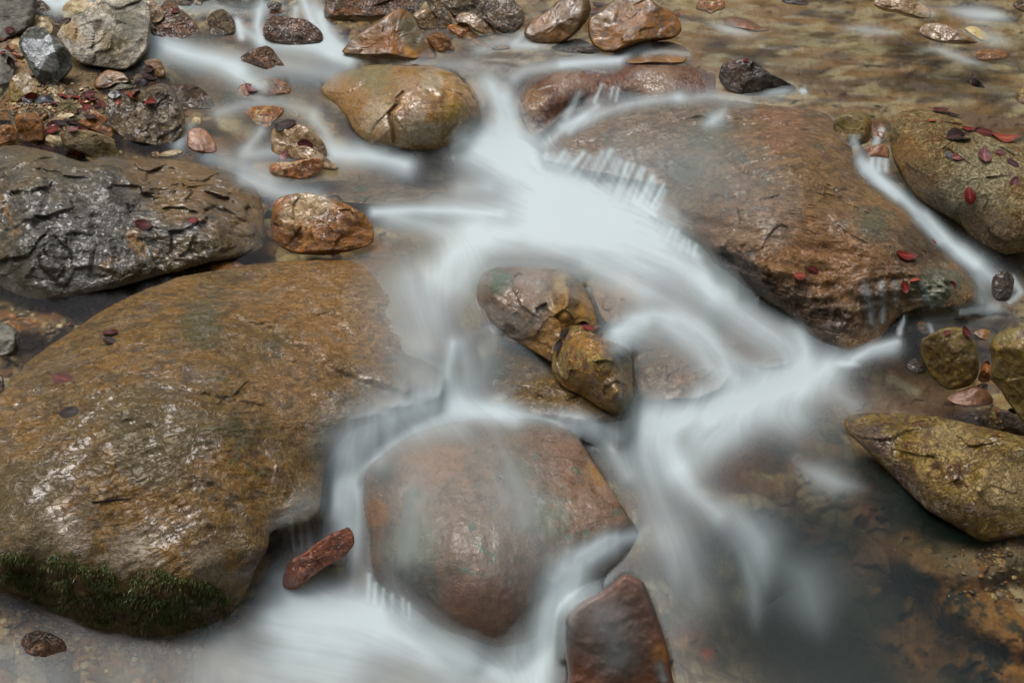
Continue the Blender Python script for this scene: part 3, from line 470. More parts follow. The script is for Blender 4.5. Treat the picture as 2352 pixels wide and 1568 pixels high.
 ('boulder', 'rough brown boulder at the upper rim behind the beige stones', 'N 1400,-50 1880,-50 1880,80 1830,170 1720,150 1630,150 1590,190 1540,160 1470,80', 'grey_brown', dict(k=.3, na=.06)),
 ('boulder', 'dark dripping boulder with a deep shadowed hollow at the upper rim', 'N 1815,160 1850,80 1880,10 1990,-50 2180,-50 2260,30 2330,110 2352,190 2335,270 2250,360 2180,378 2090,355 2010,310 1930,240 1850,200', 'grey_brown', dict(k=.25, na=.08, ridged=.5, facets=[(90, .7, .45), (-60, .4, .6), (190, .6, .6)])),
 ('stone', 'small ochre stone with a white patch before the beige stone', 'N 1488,300 1530,270 1600,268 1680,250 1740,305 1800,360 1838,392 1770,435 1690,432 1620,395 1540,330', 'gold', dict(k=.35)),
 ('stone', 'beige oval stone with a brown seam in the upper row', 'N 1585,235 1600,185 1640,145 1700,135 1780,148 1860,190 1930,240 1990,295 2042,370 1980,392 1880,365 1790,330 1720,270 1650,245', 'beige', dict(k=.3, nf=2)),
 ('stone', 'layered rust coloured stone with folded ridges beside the pyramid boulder', 'N 1270,420 1300,385 1350,352 1410,352 1480,390 1535,440 1555,500 1585,530 1580,568 1500,590 1420,580 1350,530', 'ochre', dict(k=.3, ridged=.6, na=.06, lay=(1.0, .2, .8, .006, 45))),
 ('rock', 'rounded rock with water gliding over it below the dark dripping boulder', 'N 1770,450 1820,405 1920,378 2060,362 2180,395 2240,470 2200,530 2080,548 1940,530 1840,495', 'mauve', dict(k=.75, drape=True)),
 ('pebble', 'tiny cream pebble before the pyramid boulder', 'N 1072,650 1095,638 1130,645 1128,668 1090,675', 'white', dict(k=.5)),
 ('boulder', 'tall pyramid boulder with a grey cap and golden patch in the upper row', 'B 0,360 30,320 70,270 150,210 260,140 340,82 400,62 440,65 490,105 520,160 550,215 590,275 640,345 652,392 600,402 480,408 330,395 200,385 80,372', 'brown_smooth', dict(k=.3, b=.65, na=.03, patch=[(940,118,18,(196,146,74)),(900,105,26,(150,98,44)),(950,70,45,(100,94,74))], facets=[(110, .25, .62), (20, .75, .62), (170, .55, .7)])),
 ('boulder', 'smooth tilted oval boulder leaning out of the upper rapids', 'B 1255,230 1300,150 1390,95 1450,45 1520,-15 1620,-40 1700,-5 1722,60 1700,130 1650,200 1570,265 1500,296 1400,300 1310,282', 'brown_smooth', dict(k=.3, b=.7, nf=2, na=.03)),
 ('boulder', 'massive smooth tan boulder with dark moss dots in the upper row', 'B 1697,180 1712,125 1790,72 1870,5 1940,-40 2080,-40 2180,35 2260,70 2320,125 2345,200 2310,252 2200,265 2080,285 1980,320 1880,356 1800,355 1740,318 1705,250', 'brown_smooth', dict(k=.3, b=.65, na=.025, nf=2, facets=[(100, .5, .55), (0, .5, .7), (190, .5, .75)])),
 ('rock', 'low submerged brown rock before the massive tan boulder', 'B 1850,400 1900,350 1980,315 2100,290 2250,285 2370,330 2370,430 2200,440 2000,440', 'sub', dict(k=.9, drape=True)),
 ('rock', 'flat brown ledge between the tilted boulder and the massive tan boulder', 'B 1440,330 1520,290 1620,265 1700,290 1740,330 1780,365 1640,360 1500,350', 'dark', dict(k=.8)),
 # upper run
 ('stone', 'small ochre stone at the upper rim beyond the massive tan boulder', 'C 90,60 120,0 160,-30 260,-30 290,20 292,60 240,75 200,98 150,75', 'gold', {}),
 ('stone', 'dark sliver stone at the upper rim in the wide run', 'C 680,5 720,-20 820,-20 870,20 860,35 780,30 720,22', 'dark', {}),
 ('rock', 'broken cream and gold rock at the upper rim of the wide run', 'C 1320,30 1335,-20 1380,-40 1600,-40 1640,20 1690,60 1718,95 1705,125 1640,120 1560,100 1470,70 1390,60', 'beige', dict(k=.35, na=.07)),
 ('stone', 'pinkish white stone with a dark cracked end in the wide run', 'C 1630,215 1650,180 1700,160 1780,160 1860,185 1930,220 1990,250 2036,295 1960,300 1850,290 1760,280 1670,250', 'beige', dict(k=.4, nf=3)),
 ('stone', 'small cream stone just beyond the pinkish white one', 'C 1945,200 1980,182 2030,190 2090,230 2130,275 2080,285 2010,250', 'sub_pale', dict(k=.6)),
 ('stone', 'oval tan stone skimmed by foam near the picture edge', 'C 2018,390 2040,350 2110,338 2200,342 2255,365 2240,400 2160,410 2090,418 2040,412', 'ochre', dict(k=.5)),
 ('stone', 'small dark pointed stone poking from the wide run', 'C 1962,560 1965,515 1985,495 2020,530 2060,570 2085,605 2030,600 1980,580', 'dark', dict(k=.15)),
 ('stone', 'green brown stone cut by the picture edge in the wide run', 'C 2285,660 2310,625 2360,600 2450,600 2450,720 2360,720 2310,700', 'olive', {}),
 ('stone', 'brown stone cut by the corner of the picture beyond the foam wisp', 'C 2275,30 2310,0 2370,-30 2450,-30 2450,90 2350,80 2300,60', 'brown', {}),
 ('stone', 'flat rust pink stone awash near the massive tan boulder', 'C 285,150 310,118 370,118 450,140 540,180 600,210 500,215 400,195 320,175', 'sub_red', dict(k=.7)),
 ('rock', 'dark jagged wedge rock with a pale edge alone in the run above the broad rock', 'C 250,525 262,480 280,438 300,424 345,432 370,408 430,402 480,412 520,440 600,500 680,542 745,580 782,606 770,632 690,645 570,652 460,655 380,642 300,615 258,562', 'dark', dict(k=.25, b=.6, na=.05, facets=[(90, .1, .5), (-75, .9, .45), (200, .5, .6), (0, .4, .8)])),
 ('cobble', 'round mossy brown cobble with a white patch at the head of the small side fall', 'C 1040,860 1060,812 1100,783 1160,772 1230,772 1285,795 1305,850 1300,940 1272,985 1205,1002 1130,992 1085,950 1058,905', 'olive', dict(k=.3, b=.7, nf=2, drape=True)),
 ('stone', 'small mauve stone that splits the small side fall', 'C 1215,1060 1240,1015 1330,998 1400,1000 1425,1040 1420,1100 1350,1100 1270,1095', 'sub_red', dict(k=.3)),
 ('stone', 'sunken pinkish stone beside the round mossy brown cobble', 'C 1265,870 1300,835 1370,840 1400,900 1380,960 1310,960', 'sub_red', dict(k=.6)),
 # lower side
 ('stone', 'small shiny dark brown stone beside the end of the broad rock', 'F 2130,400 2140,340 2180,305 2240,305 2285,350 2280,420 2250,500 2180,505 2140,460', 'dark', dict(k=.3)),
 ('cobble', 'round brown cobble topped by a scrap of red leaf in front of the clear pool', 'P 385,760 410,735 470,700 530,665 600,645 690,645 760,665 810,720 850,790 868,880 872,990 855,1060 800,1130 700,1162 620,1168 560,1140 480,1060 420,950 385,860', 'olive', dict(k=.2, b=.75, na=.04, facets=[(200, .8, .55), (0, .3, .8), (100, .35, .7)])),
 ('boulder', 'olive boulder cut by the picture edge beside the round brown cobble', 'P 965,800 985,740 1040,685 1120,655 1246,632 1450,640 1450,1450 1330,1440 1246,1420 1150,1310 1080,1200 1000,1100 968,1060 985,900', 'olive', dict(k=.3, b=.6, na=.05)),
 ('stone', 'small gold stone pinched between the cobble and the olive boulder', 'P 862,1080 880,1010 900,940 940,915 968,960 975,1040 960,1090 900,1112', 'gold', dict(k=.2)),
 ('stone', 'red brown stone shining just above the water under the round cobble', 'P 600,1240 680,1190 780,1150 850,1140 930,1170 975,1220 985,1270 930,1300 800,1310 680,1290', 'sub_red', dict(k=.6, na=.02)),
 ('stone', 'small brown stone tucked under the gold stone', 'P 850,1130 900,1110 945,1120 940,1170 880,1165', 'brown', {}),
 ('stone', 'long dark knobbly stone under the olive boulder', 'P 1035,1350 1060,1328 1110,1340 1180,1400 1260,1470 1330,1540 1246,1530 1150,1480 1070,1420', 'dark', dict(k=.3, na=.08)),
 ('pebble', 'small black pebble in the gap below the olive boulder', 'P 1110,1335 1140,1318 1185,1335 1195,1365 1150,1365', 'dark', {}),
 ('stone', 'knobbly black stone holding a broken twig beside the round cobble', 'P 265,960 300,915 360,905 420,930 435,980 410,1030 350,1035 290,1010', 'dark', dict(k=.3, na=.14)),
 ('rock', 'smooth red brown block standing in the lower fall', 'Z 1299,1490 1300,1420 1328,1386 1385,1356 1434,1318 1476,1334 1495,1375 1515,1430 1530,1475 1541,1530 1545,1640 1300,1640 1305,1550', 'redblock', dict(cf=False, drape=True, k=.3, b=.5, na=.06, zo=-.01, jag=.012, patch=[(1400,1430,50,(142,108,94)),(1480,1400,40,(96,62,50)),(1350,1500,50,(96,66,54)),(1520,1500,24,(150,110,70))], facets=[(100, .2, .6), (-30, .4, .7)])),
 ('rock', 'long salmon coloured stone leaning under the curtain beside the slab', 'Z 648,1330 665,1290 710,1260 760,1225 800,1210 815,1240 790,1280 750,1300 715,1325 680,1352 655,1350', 'ochre_red', dict(k=.2, zo=.0, na=.12, jag=.06)),
 ('stone', 'dark grey stone cut by the picture edge beside the slab rim', 'Z -40,745 10,742 30,755 36,780 30,808 5,818 -40,818', 'grey_dark', {}),
 ('stone', 'brown stone cut by the picture edge under the slab rim', 'Z -40,850 -10,850 6,865 10,890 0,905 -40,910', 'brown', {}),
 ('cobble', 'glossy red brown cobble half under water before the mossy rim', 'G 140,1290 180,1230 260,1205 350,1225 430,1270 465,1330 440,1390 300,1400 170,1360', 'brown', dict(k=.6, na=.03)),
 ('stone', 'grey stone under water at the corner before the mossy rim', 'G -60,1180 40,1170 100,1220 120,1300 90,1400 20,1420 -60,1420', 'grey_dark', dict(k=.8, zo=-.03)),
 ('stone', 'broad tan stone sunk at the lower rim of the picture', 'G 560,1500 640,1420 780,1370 900,1370 1000,1420 1060,1500 1090,1620 800,1640 600,1600', 'sub', dict(k=.9, zo=-.04)),
 ('rock', 'submerged brown rock beneath the mossy rock, washed by a smooth veil', 'Z 1115,830 1150,790 1200,785 1275,810 1320,880 1380,925 1430,965 1330,975 1230,955 1140,925 1105,880', 'slab', dict(k=.8, drape=True, b=.4, zo=.01, patch=[(1130,850,34,(60,78,56))])),
 # sunken stones in the pools
 ('rock', 'sunken pinkish ledge under the thin foam line', 'Z 680,425 760,415 900,420 1020,440 1120,455 1190,465 1100,474 950,474 800,465 700,445', 'mauve', dict(k=.95, b=.2, zo=-.02)),
 ('rock', 'sunken brown mound beside the wavy rock in midstream', 'Z 1360,655 1390,630 1430,625 1465,650 1482,690 1470,730 1430,745 1390,740 1370,700', 'sub', dict(k=.7, drape=True, zo=-.01)),
 ('rock', 'round brown rock glazed by an arch of water in midstream', 'Z 1455,800 1480,750 1530,718 1590,725 1640,765 1675,820 1680,860 1650,895 1600,915 1540,918 1480,915 1460,870', 'mauve', dict(k=.8, drape=True, b=.3, e=2.2)),
 ('rock', 'mauve rock glazed by thin water under the ragged front of the broad rock', 'Z 1660,760 1700,710 1750,695 1800,725 1840,765 1848,800 1820,835 1760,848 1700,840 1670,810', 'mauve', dict(k=.85, drape=True, b=.25, e=2.2)),
 ('stone', 'orange stone in the clear pool behind the round brown cobble', 'P 655,600 680,565 740,560 780,590 770,630 700,640', 'gold', dict(k=.7, zo=-.015)),
 ('stone', 'blushing stone in the clear pool where the jet enters', 'P 350,620 380,590 440,620 480,660 470,700 400,700 360,670', 'sub_red', dict(k=.6)),
 ('stone', 'flat tan stone emerging from the clear pool behind the cobble', 'P 820,690 880,660 950,665 975,700 950,760 880,740', 'sub', dict(k=.6)),
 ('stone', 'flat orange stone in the narrow channel above the slab', 'D 1430,280 1500,245 1620,235 1700,270 1690,300 1560,300', 'ochre', dict(k=.8, b=.3)),
 ('stone', 'broad flat yellow brown stone in the channel at the picture edge', 'D 40,660 120,625 220,625 290,660 250,690 120,705', 'ochre', dict(k=.9, b=.2)),
]
for nm, lb, ol, mt, kw in T:
    rock(nm, lb, ol, mt, nm.replace('_', ' '), **kw)
# frosted stone: a grey angular stone with a white crusted face
fz = rock('angular_stone', 'angular grey stone with a bright white frosted face, leaning against the pale boulder',
     'A 128,305 140,260 165,225 205,190 260,186 310,192 350,240 410,285 455,335 492,385 498,455 470,500 430,540 355,607 290,598 240,530 200,455 150,360', 'pale_face', 'stone', k=.15, b=.75, na=.03, jag=.012, ridged=.2, facets=[(180, .45, .42), (-40, .8, .5), (85, .55, .5), (-110, .35, .62)], sharp=.04)

# white crust on one face of the frosted stone
me = fz.data; ox = np.array(fz.location); v = np.empty(len(me.vertices) * 3, np.float32); me.vertices.foreach_get('co', v); v = v.reshape(-1, 3) + ox
dv = v - np.array([0, 0, CAM_H]); dd = dv[:, 1] * CP - dv[:, 2] * SP; vx = 1176 + dv[:, 0] / dd * FP; vy = 784 - (dv[:, 1] * SP + dv[:, 2] * CP) / dd * FP
cr_ = co('A 150,325 165,265 230,270 300,265 330,235 352,250 368,330 395,400 412,470 360,498 300,485 255,468 230,440 190,400'); jx = vx + 1.6 * fbm(v * 60, 4, 2); jy = vy + 2.2 * fbm(v * 60 + 9, 4, 5)
def inside(px, py, P):
    c = np.zeros(px.shape, bool); j = len(P) - 1
    for i in range(len(P)):
        yi, yj = P[i][1], P[j][1]; c ^= ((yi > py) != (yj > py)) & (px < (P[j][0] - P[i][0]) * (py - yi) / (yj - yi + 1e-9) + P[i][0]); j = i
    return c
at = me.attributes.new('crust', 'FLOAT', 'POINT'); at.data.foreach_set('value', inside(jx, jy, cr_).astype(np.float32))
_m = MT['pale_face'].copy(); me.materials[0] = _m; b = NB(_m.node_tree); pr = [n for n in b.t.nodes if n.type == 'BSDF_PRINCIPLED'][0]; src = pr.inputs['Base Color'].links[0].from_socket
_a = b.n('ShaderNodeAttribute', attribute_name='crust'); _t = b.n('ShaderNodeTexCoord'); nz_ = b.noise(_t.outputs['Object'], 70, 6, .7)
b.l(b.mix(b.math('MULTIPLY', _a.outputs['Fac'], b.ramp(nz_, .2, .36)), src, b.mix(b.ramp(b.noise(_t.outputs['Object'], 12, 3, .6), .4, .6), (.82, .87, .90, 1), (.6, .66, .70, 1))), pr.inputs['Base Color'])
# ------------------------------------------------------------------ flow, foam and bed sheets
def axis(lo, a, b, hi, st):
    l = a - np.cumsum(st * 1.25 ** np.arange(1, 40)); l = l[l > lo][::-1]; h = b + np.cumsum(st * 1.25 ** np.arange(1, 40)); h = h[h < hi]
    return np.r_[l, np.arange(a, b + .1, st), h]
GX, GY = axis(-900, -60, 2410, 3300, 3.0), axis(-700, -40, 1610, 2300, 3.0)
PX, PY = np.meshgrid(GX, GY); SH = PX.shape
def strokes(txt, gamma=2.0, flow=None):
    g0 = gamma
    F = np.zeros(SH)
    for ln in txt.strip().splitlines():
        t = ln.split('#')[0].split()
        if not t: continue
        tap = t[0] == 't'
        if tap: t = t[1:]
        a, r = float(t[0]), float(t[1]); q = np.array([[float(v) for v in s.split(',')] for s in t[2:]])
        if len(q) == 1: q = np.r_[q, q + .5]
        x0, y0 = q.min(0) - 3.6 * r; x1, y1 = q.max(0) + 3.6 * r
        i0, i1 = np.searchsorted(GX, [x0, x1]); j0, j1 = np.searchsorted(GY, [y0, y1])
        if i1 <= i0 or j1 <= j0: continue
        sl = (slice(j0, j1), slice(i0, i1)); px, py = PX[sl], PY[sl]
        best = np.full(px.shape, 1e9); tx = np.zeros(px.shape); ty = np.zeros(px.shape); tr = np.zeros(px.shape); run = 0.; tot = np.linalg.norm(q[1:] - q[:-1], axis=1).sum()
        for (ax, ay), (bx, by) in zip(q[:-1], q[1:]):
            vx, vy = bx - ax, by - ay; u = np.clip(((px - ax) * vx + (py - ay) * vy) / (vx * vx + vy * vy + 1e-9), 0, 1)
            d = np.hypot(px - ax - u * vx, py - ay - u * vy); m = d < best; best = np.where(m, d, best)
            n = math.hypot(vx, vy); tr = np.where(m, run + u * n, tr); run += n; tx = np.where(m, vx / n, tx); ty = np.where(m, vy / n, ty)
        gamma = 1.55 if (flow is not None and r > 9) else g0
        g = np.exp(-(best / r) ** gamma)
        if tap: e_ = np.clip(np.minimum(tr, tot - tr) / (.45 * tot), 0, 1); g = np.exp(-(best / (r * (.35 + .65 * e_))) ** gamma) * e_ * e_ * (3 - 2 * e_)
        F[sl] = 1 - (1 - F[sl]) * (1 - a * g)
        if flow is not None and len(t) > 3:
            w = np.exp(-(best / (1.5 * r)) ** 2) * (.3 + a); flow[0][sl] += w * tx; flow[1][sl] += w * ty
    return F
FLOW = [np.zeros(SH), np.zeros(SH)]
up = np.clip((420 - PY) / 250, 0, 1) * np.clip((PX - 900) / 400, 0, 1)
FLOW[0] += .12 * up + .02; FLOW[1] += .03 * up + .08 * (1 - up)
FOAM = strokes('''
# upper bank falls and pool
.9 26 345,90 390,112 440,128 500,140 545,160
.55 22 540,150 565,180 600,200
.5 16 345,140 350,110
.6 12 545,60 600,95 700,100 780,118
.55 22 620,98 720,112 800,135
.75 9 545,50 555,85
.8 12 600,10 590,60 600,95
.5 10 680,20 672,70
.8 12 697,0 712,40 735,90 770,120
.7 18 720,20 740,60 765,110 800,130
.85 14 735,35 745,75 780,110
.35 20 330,20 560,15 640,20
.5 22 100,-10 150,0 200,8
.9 18 105,0 130,12 150,5
.35 30 620,150 700,160 760,170
# veil and waters around the swirl
.45 12 600,300 580,325 570,340
.4 14 720,270 745,300 760,340
.3 16 500,260 560,240 640,235 720,260
.5 14 410,335 420,310 432,295
.45 18 560,355 620,350 700,345
.8 24 770,352 820,355 880,362 930,378
.5 22 560,410 640,440 720,455
.35 22 480,360 560,385 620,410
# core
.55 26 1120,190 1150,220 1165,260 1170,300
.8 17 1158,225 1168,260 1175,305
.6 12 1130,200 1150,250 1158,300
.45 14 1180,180 1210,160 1290,148 1400,142
.6 10 1290,148 1350,142 1420,138
.85 38 1090,330 1140,330 1180,345
.97 52 1120,340 1180,380 1240,430 1300,480
.97 60 1190,370 1270,440 1350,490 1440,530
.98 66 1260,500 1380,530 1500,560
.95 50 1100,540 1250,530 1400,520
.72 38 1090,545 1035,590 1005,635
.46 38 1080,600 1050,655
.24 40 1010,640 1005,700
.14 46 960,660 1000,740
.8 40 1500,580 1580,620 1640,670
.6 38 1620,640 1700,710 1760,760 1820,800
.35 45 1440,640 1520,680 1600,740
.4 30 1350,610 1420,640 1480,680
.75 12 860,487 950,482 1050,485 1150,492
.45 30 900,500 1000,520 1080,530
.3 26 1000,470 1100,470 1200,470
.35 22 1060,430 1120,430
# comb
.85 30 1270,430 1340,460 1420,495 1490,525
# comb of little jets over the rim of the broad rock
0.42 5.4 1256,355 1232,389
0.26 8.1 1271,358 1244,396
0.55 6.7 1295,351 1257,402
0.44 9.8 1307,360 1273,404
0.27 7.6 1322,367 1289,404
0.71 6.6 1340,352 1297,405
0.45 6.3 1355,359 1320,414
0.27 7.4 1368,362 1330,426
0.48 7.1 1384,350 1346,425
0.50 7.2 1403,346 1357,430
0.39 10.2 1413,366 1379,441
0.41 8.4 1425,372 1389,453
0.62 6.3 1441,376 1413,453
0.44 5.9 1455,379 1419,459
0.49 6.6 1473,387 1435,465
0.52 5.3 1479,390 1454,464
0.73 8.3 1498,408 1467,468
0.48 5.4 1506,418 1480,479
0.64 4.3 1525,423 1496,477
0.31 5.7 1528,439 1511,476
.6 16 1260,392 1330,420 1420,455 1500,485
0.43 5.4 1490,492 1477,510
0.50 5.4 1501,494 1487,515
0.38 3.8 1515,507 1501,535
0.33 5.6 1527,513 1514,537
0.70 4.8 1543,528 1531,553
0.43 5.4 1557,530 1547,564
0.45 6.2 1570,554 1560,573
0.45 3.7 1583,554 1580,579
0.56 5.3 1599,564 1593,586
.5 10 1480,515 1550,560 1605,590
# streamers over the broad rock
t 0.61 17 1680,235 1650,270 1600,300
.42 14 1560,222 1450,240 1380,262 1310,300
.5 12 1340,268 1290,300 1255,330
.35 18 1560,225 1640,222 1720,232
t 0.41 12 1720,225 1780,212 1850,205
t 0.68 8 1830,205 1860,215
# threads in the hollow of the sleek rock
.55 4 1382,195 1365,235
.5 3 1408,200 1402,225
.5 3 1420,205 1414,232
.4 8 1330,215 1300,270
.45 10 1370,245 1340,270 1290,290
# side fall
.55 12 1960,320 1975,350 1985,390
.75 11 1975,370 2010,410 2060,450
.7 8 2025,300 2010,330
.75 7 2005,350 2002,385
.75 7 2020,352 2018,390
.6 7 2034,345 2034,390
.85 13 1995,385 2030,420 2075,458 2120,500 2160,548
.8 16 2120,500 2160,540 2200,575 2240,605
.5 20 2210,580 2262,620 2300,655
.5 8 2325,640 2345,670 2320,690
.35 18 2250,640 2260,700
.25 14 2130,735 2200,718 2290,705
.6 6 2078,725 2066,765
.4 5 2135,745 2146,775
# wisps in the wide run
t 0.41 11 1595,45 1640,60 1720,78 1770,80
t 0.43 16 2130,10 2200,28 2290,40 2352,60
t 0.41 14 2160,20 2250,30 2352,45
t 0.30 20 2180,60 2280,90 2352,110
t 0.35 11 2080,120 2150,112 2220,138 2300,160
t 0.34 12 1900,60 2000,70 2100,80
.25 10 2100,5 2140,30
.3 8 1240,45 1230,70 1215,90
.4 9 1200,80 1180,105 1230,105
.45 10 1420,140 1450,118 1490,102
.3 8 1480,128 1520,118 1580,125
.3 16 1100,115 1160,95 1250,105
.25 16 900,140 1000,150 1080,150
# arch and lower fans
.68 19 1415,765 1450,735 1500,722 1560,732 1620,765 1660,815 1685,870
.3 44 1450,770 1530,760 1620,810 1660,870
.28 40 1700,740 1780,770 1820,820
.4 10 1840,765 1850,800 1845,840
.42 26 1450,760 1420,800
.45 20 1540,740 1600,790 1640,850
.5 16 1420,760 1480,740
.55 16 1830,760 1850,800 1850,840
.35 18 1690,830 1760,860 1830,850
.5 18 1850,830 1800,870
.65 10 2060,785 2000,800 1960,825
.45 18 2050,800 1980,815 1900,840
t 0.74 8 1900,835 1960,835 1985,842
.75 40 1900,850 1840,870 1760,890
.92 44 1830,880 1740,910 1640,940
.92 44 1700,920 1580,960 1490,975
.7 46 1500,970 1520,1020 1560,1070
.6 44 1640,950 1680,980 1620,1020
.45 50 1760,930 1820,960
.42 30 1550,1080 1590,1130 1650,1180
t .22 34 1500,1150 1540,1260 1560,1400
t .16 26 1690,1230 1730,1340 1740,1480
.3 50 1480,1060 1500,1150 1520,1230
t .36 48 1620,1120 1690,1180 1740,1240 1770,1380
t .16 60 1750,1250 1850,1330 1900,1500
.18 50 1560,1200 1590,1290 1600,1360
.12 50 1500,1350 1550,1430
t .34 30 1800,1040 1860,1080 1920,1110 2010,1125
.25 26 1890,880 1960,930
# left veil of the dome rock
.62 14 1040,790 1030,840 1028,910
.35 26 1060,790 1070,850 1060,915
.22 34 1130,760 1120,820 1100,880
.55 22 880,965 960,940 1050,925 1150,940
.5 24 1000,935 1100,945 1180,960
.35 24 1150,945 1260,960 1350,985
.35 22 1330,960 1400,1020 1440,1090
.35 16 1290,955 1350,965 1420,1000
.3 36 850,1000 870,1050 900,1000
.3 40 960,990 1050,980
.16 60 1140,1010 1220,1150
.14 60 950,1150 930,1280
.12 60 1180,1150 1270,1290
.3 11 1985,650 1998,700 2004,745
.3 9 2025,648 2030,700 2028,740
.25 9 2055,648 2060,700
.2 14 2120,660 2140,700
.35 20 815,1060 805,1120 800,1200
.34 20 780,1040 770,1120 762,1180
.38 14 822,1130 818,1250 808,1350
.35 5 668,1200 676,1262
.35 5 690,1205 694,1262
.3 7 705,1195 712,1250
.3 16 740,1350 760,1390
.5 30 640,1330 680,1370
.95 48 640,1410 720,1400 800,1415
.95 50 720,1400 830,1410 920,1445
.92 40 880,1430 970,1475 1060,1510
.7 36 1000,1490 1100,1525 1190,1550
.75 70 680,1480 800,1500
.5 70 600,1560 760,1570
.3 60 500,1480 480,1560
.35 60 900,1580 1100,1590
.6 6 848,1320 845,1375
.6 5 862,1340 860,1385
.6 5 880,1352 879,1392
.5 5 900,1365 900,1405
.45 5 925,1375 926,1410
.55 4 939,1385 940,1420
.9 15 1455,1228 1400,1245 1350,1270
.92 28 1400,1250 1330,1290 1290,1350
.95 38 1310,1320 1265,1400 1245,1480 1230,1580
.5 40 1200,1500 1180,1580
.3 14 1440,1235 1480,1215
.35 12 1515,1530 1525,1560
.16 60 30,1530 120,1560
.12 70 300,1540
.35 16 800,1215 740,1250 690,1290
# between slab and dome
.34 40 1010,905 940,955 870,985 800,1040
.24 34 820,1010 790,1090 780,1160
.2 26 770,1160 745,1230
.3 70 1390,1410 1420,1500
# milky water around the foam
0.080 120 1250,650 1500,760 1700,860
0.080 120 1500,1000 1600,1200
0.070 110 1000,780 1080,980
0.070 90 800,1150 760,1330
0.070 90 900,450 1050,480
0.060 90 650,400 800,380
0.050 100 1150,140 1400,110
0.060 80 500,180 700,180
0.050 70 2150,730 2300,710
0.060 80 1900,930 2050,1000
.20 170 1130,1130 1150,1300
.3 50 940,640 975,740 985,850
.35 34 990,900 890,950 790,1010
.25 40 700,1160 640,1210
.2 90 950,1100 930,1300
.22 110 1430,330 1560,400
.18 150 1650,380 1750,480
.22 110 880,690 940,850
.16 90 760,1000 860,930
.12 34 1250,700 1200,770
.4 0.1 0,0 1,1
# slab film
.14 22 1100,640 1180,640 1240,655
.14 20 1110,700 1180,730
''', 2.0, FLOW)
fl = np.hypot(*FLOW) + 1e-6; FX, FY = FLOW[0] / fl, FLOW[1] / fl
def sample(A, x, y):
    fx = np.interp(x, GX, np.arange(len(GX))); fy = np.interp(y, GY, np.arange(len(GY)))
    i = np.clip(fx.astype(int), 0, SH[1] - 2); j = np.clip(fy.astype(int), 0, SH[0] - 2); u, v = fx - i, fy - j
    return (A[j, i] * (1 - u) + A[j, i + 1] * u) * (1 - v) + (A[j + 1, i] * (1 - u) + A[j + 1, i + 1] * u) * v
def lic(A, n, st):
    r = A.copy(); 
    for sg in (1, -1):
        x, y = PX.copy(), PY.copy()
        for _ in range(n):
            a, b = sample(FX, x, y), sample(FY, x, y); x += sg * st * a; y += sg * st * b
            r = r + sample(A, np.clip(x, GX[0], GX[-1]), np.clip(y, GY[0], GY[-1]))
    return r / (2 * n + 1)
rs = np.random.RandomState(3)
st1 = lic(vnoise(np.stack([PX / 5, PY / 5, PX * 0], -1), 5), 9, 5); st1 /= st1.std()
st2 = lic(vnoise(np.stack([PX / 16, PY / 16, PX * 0], -1), 8), 9, 10); st2 /= st2.std()
jets = strokes('1 90 1250,380 1400,400 1550,540\n1 40 1400,215\n1 60 860,1360')
def blur(A, n, k=2):
    for _ in range(n):
        for ax in (0, 1):
            A = (np.roll(A, k, ax) + A * 2 + np.roll(A, -k, ax)) / 4
    return A
st3 = blur(st2, 3); st3 /= st3.std()
FOAM = np.clip(1.08 * FOAM * (1 + (.07 * st1 * jets + .07 * st1 * FOAM + .17 * st3 * FOAM) * (1 - .78 * FOAM)), 0, .985)
print('foam ok')

upz = blur(strokes('1 230 1500,40 1800,90 2150,130 2400,200\n.8 60 2100,720 2300,710\n.7 60 1150,110 1350,110\n.5 60 1900,930 2100,930'), 1)
wv = fbm(np.stack([(PX + PY * 2.2) / 150, (PY - PX * .10) / 20, PX * 0], -1), 4, 71)
WZg = water_z(PX, PY) + 0.006 * wv * upz
WI = inv_at_z(PX, PY, WZg)

# ---- stream bed
DEP = .085 + .17 * strokes('1 200 1800,1420 1900,1560\n.9 120 1650,1350\n.6 120 1950,1330 2100,1540\n.3 60 2080,740 2250,725') + .02 * fbm(np.stack([PX / 150, PY / 150, PX * 0], -1), 3, 4)
SHAL = strokes('1 95 40,120 150,230 280,180 330,150\n1 70 60,260 120,300\n.9 30 250,300\n.75 60 330,350 420,360 500,370\n.6 60 0,1440 120,1500 300,1540\n.7 60 2330,1270 2240,1290 2120,1290\n.5 60 2200,1380 2352,1450\n.6 40 0,760 120,750\n.5 30 420,610 520,590', 4)
DEP = DEP * (1 - SHAL) + .012 * SHAL
BANK = strokes('1 60 0,60 0,300\n1 60 60,130 90,230 120,290\n.9 34 160,220 200,200\n.7 26 200,260 260,250\n1 16 350,175 330,190', 4)
DEP = DEP - .012 * BANK
dn = 1.0
BZ = WZg - DEP
P0 = pts(PX, PY, inv_at_z(PX, PY, BZ))
def worley(P, sc, seed):
    q = P[..., :2] * sc; i = np.floor(q).astype(np.int64); best = np.full(SH, 9.); sec = np.full(SH, 9.); idv = np.zeros(SH); z = np.zeros(SH, np.int64)
    for a in (-1, 0, 1):
        for b in (-1, 0, 1):
            cx, cy = i[..., 0] + a, i[..., 1] + b
            dx = cx + .15 + .7 * _h(cx, cy, z, seed) - q[..., 0]; dy = cy + .15 + .7 * _h(cx, cy, z, seed + 1) - q[..., 1]; d = np.hypot(dx, dy)
            m = d < best; sec = np.where(m, best, np.minimum(sec, d)); best = np.where(m, d, best); idv = np.where(m, _h(cx, cy, z, seed + 2), idv)
    return best, sec, idv
qd = P0 + .015 * np.stack([vnoise(P0 * 20, 3), vnoise(P0 * 20, 4), 0 * PX], -1)
w1, s1, id1 = worley(qd, 16, 11); w2, s2, id2 = worley(qd, 38, 21)
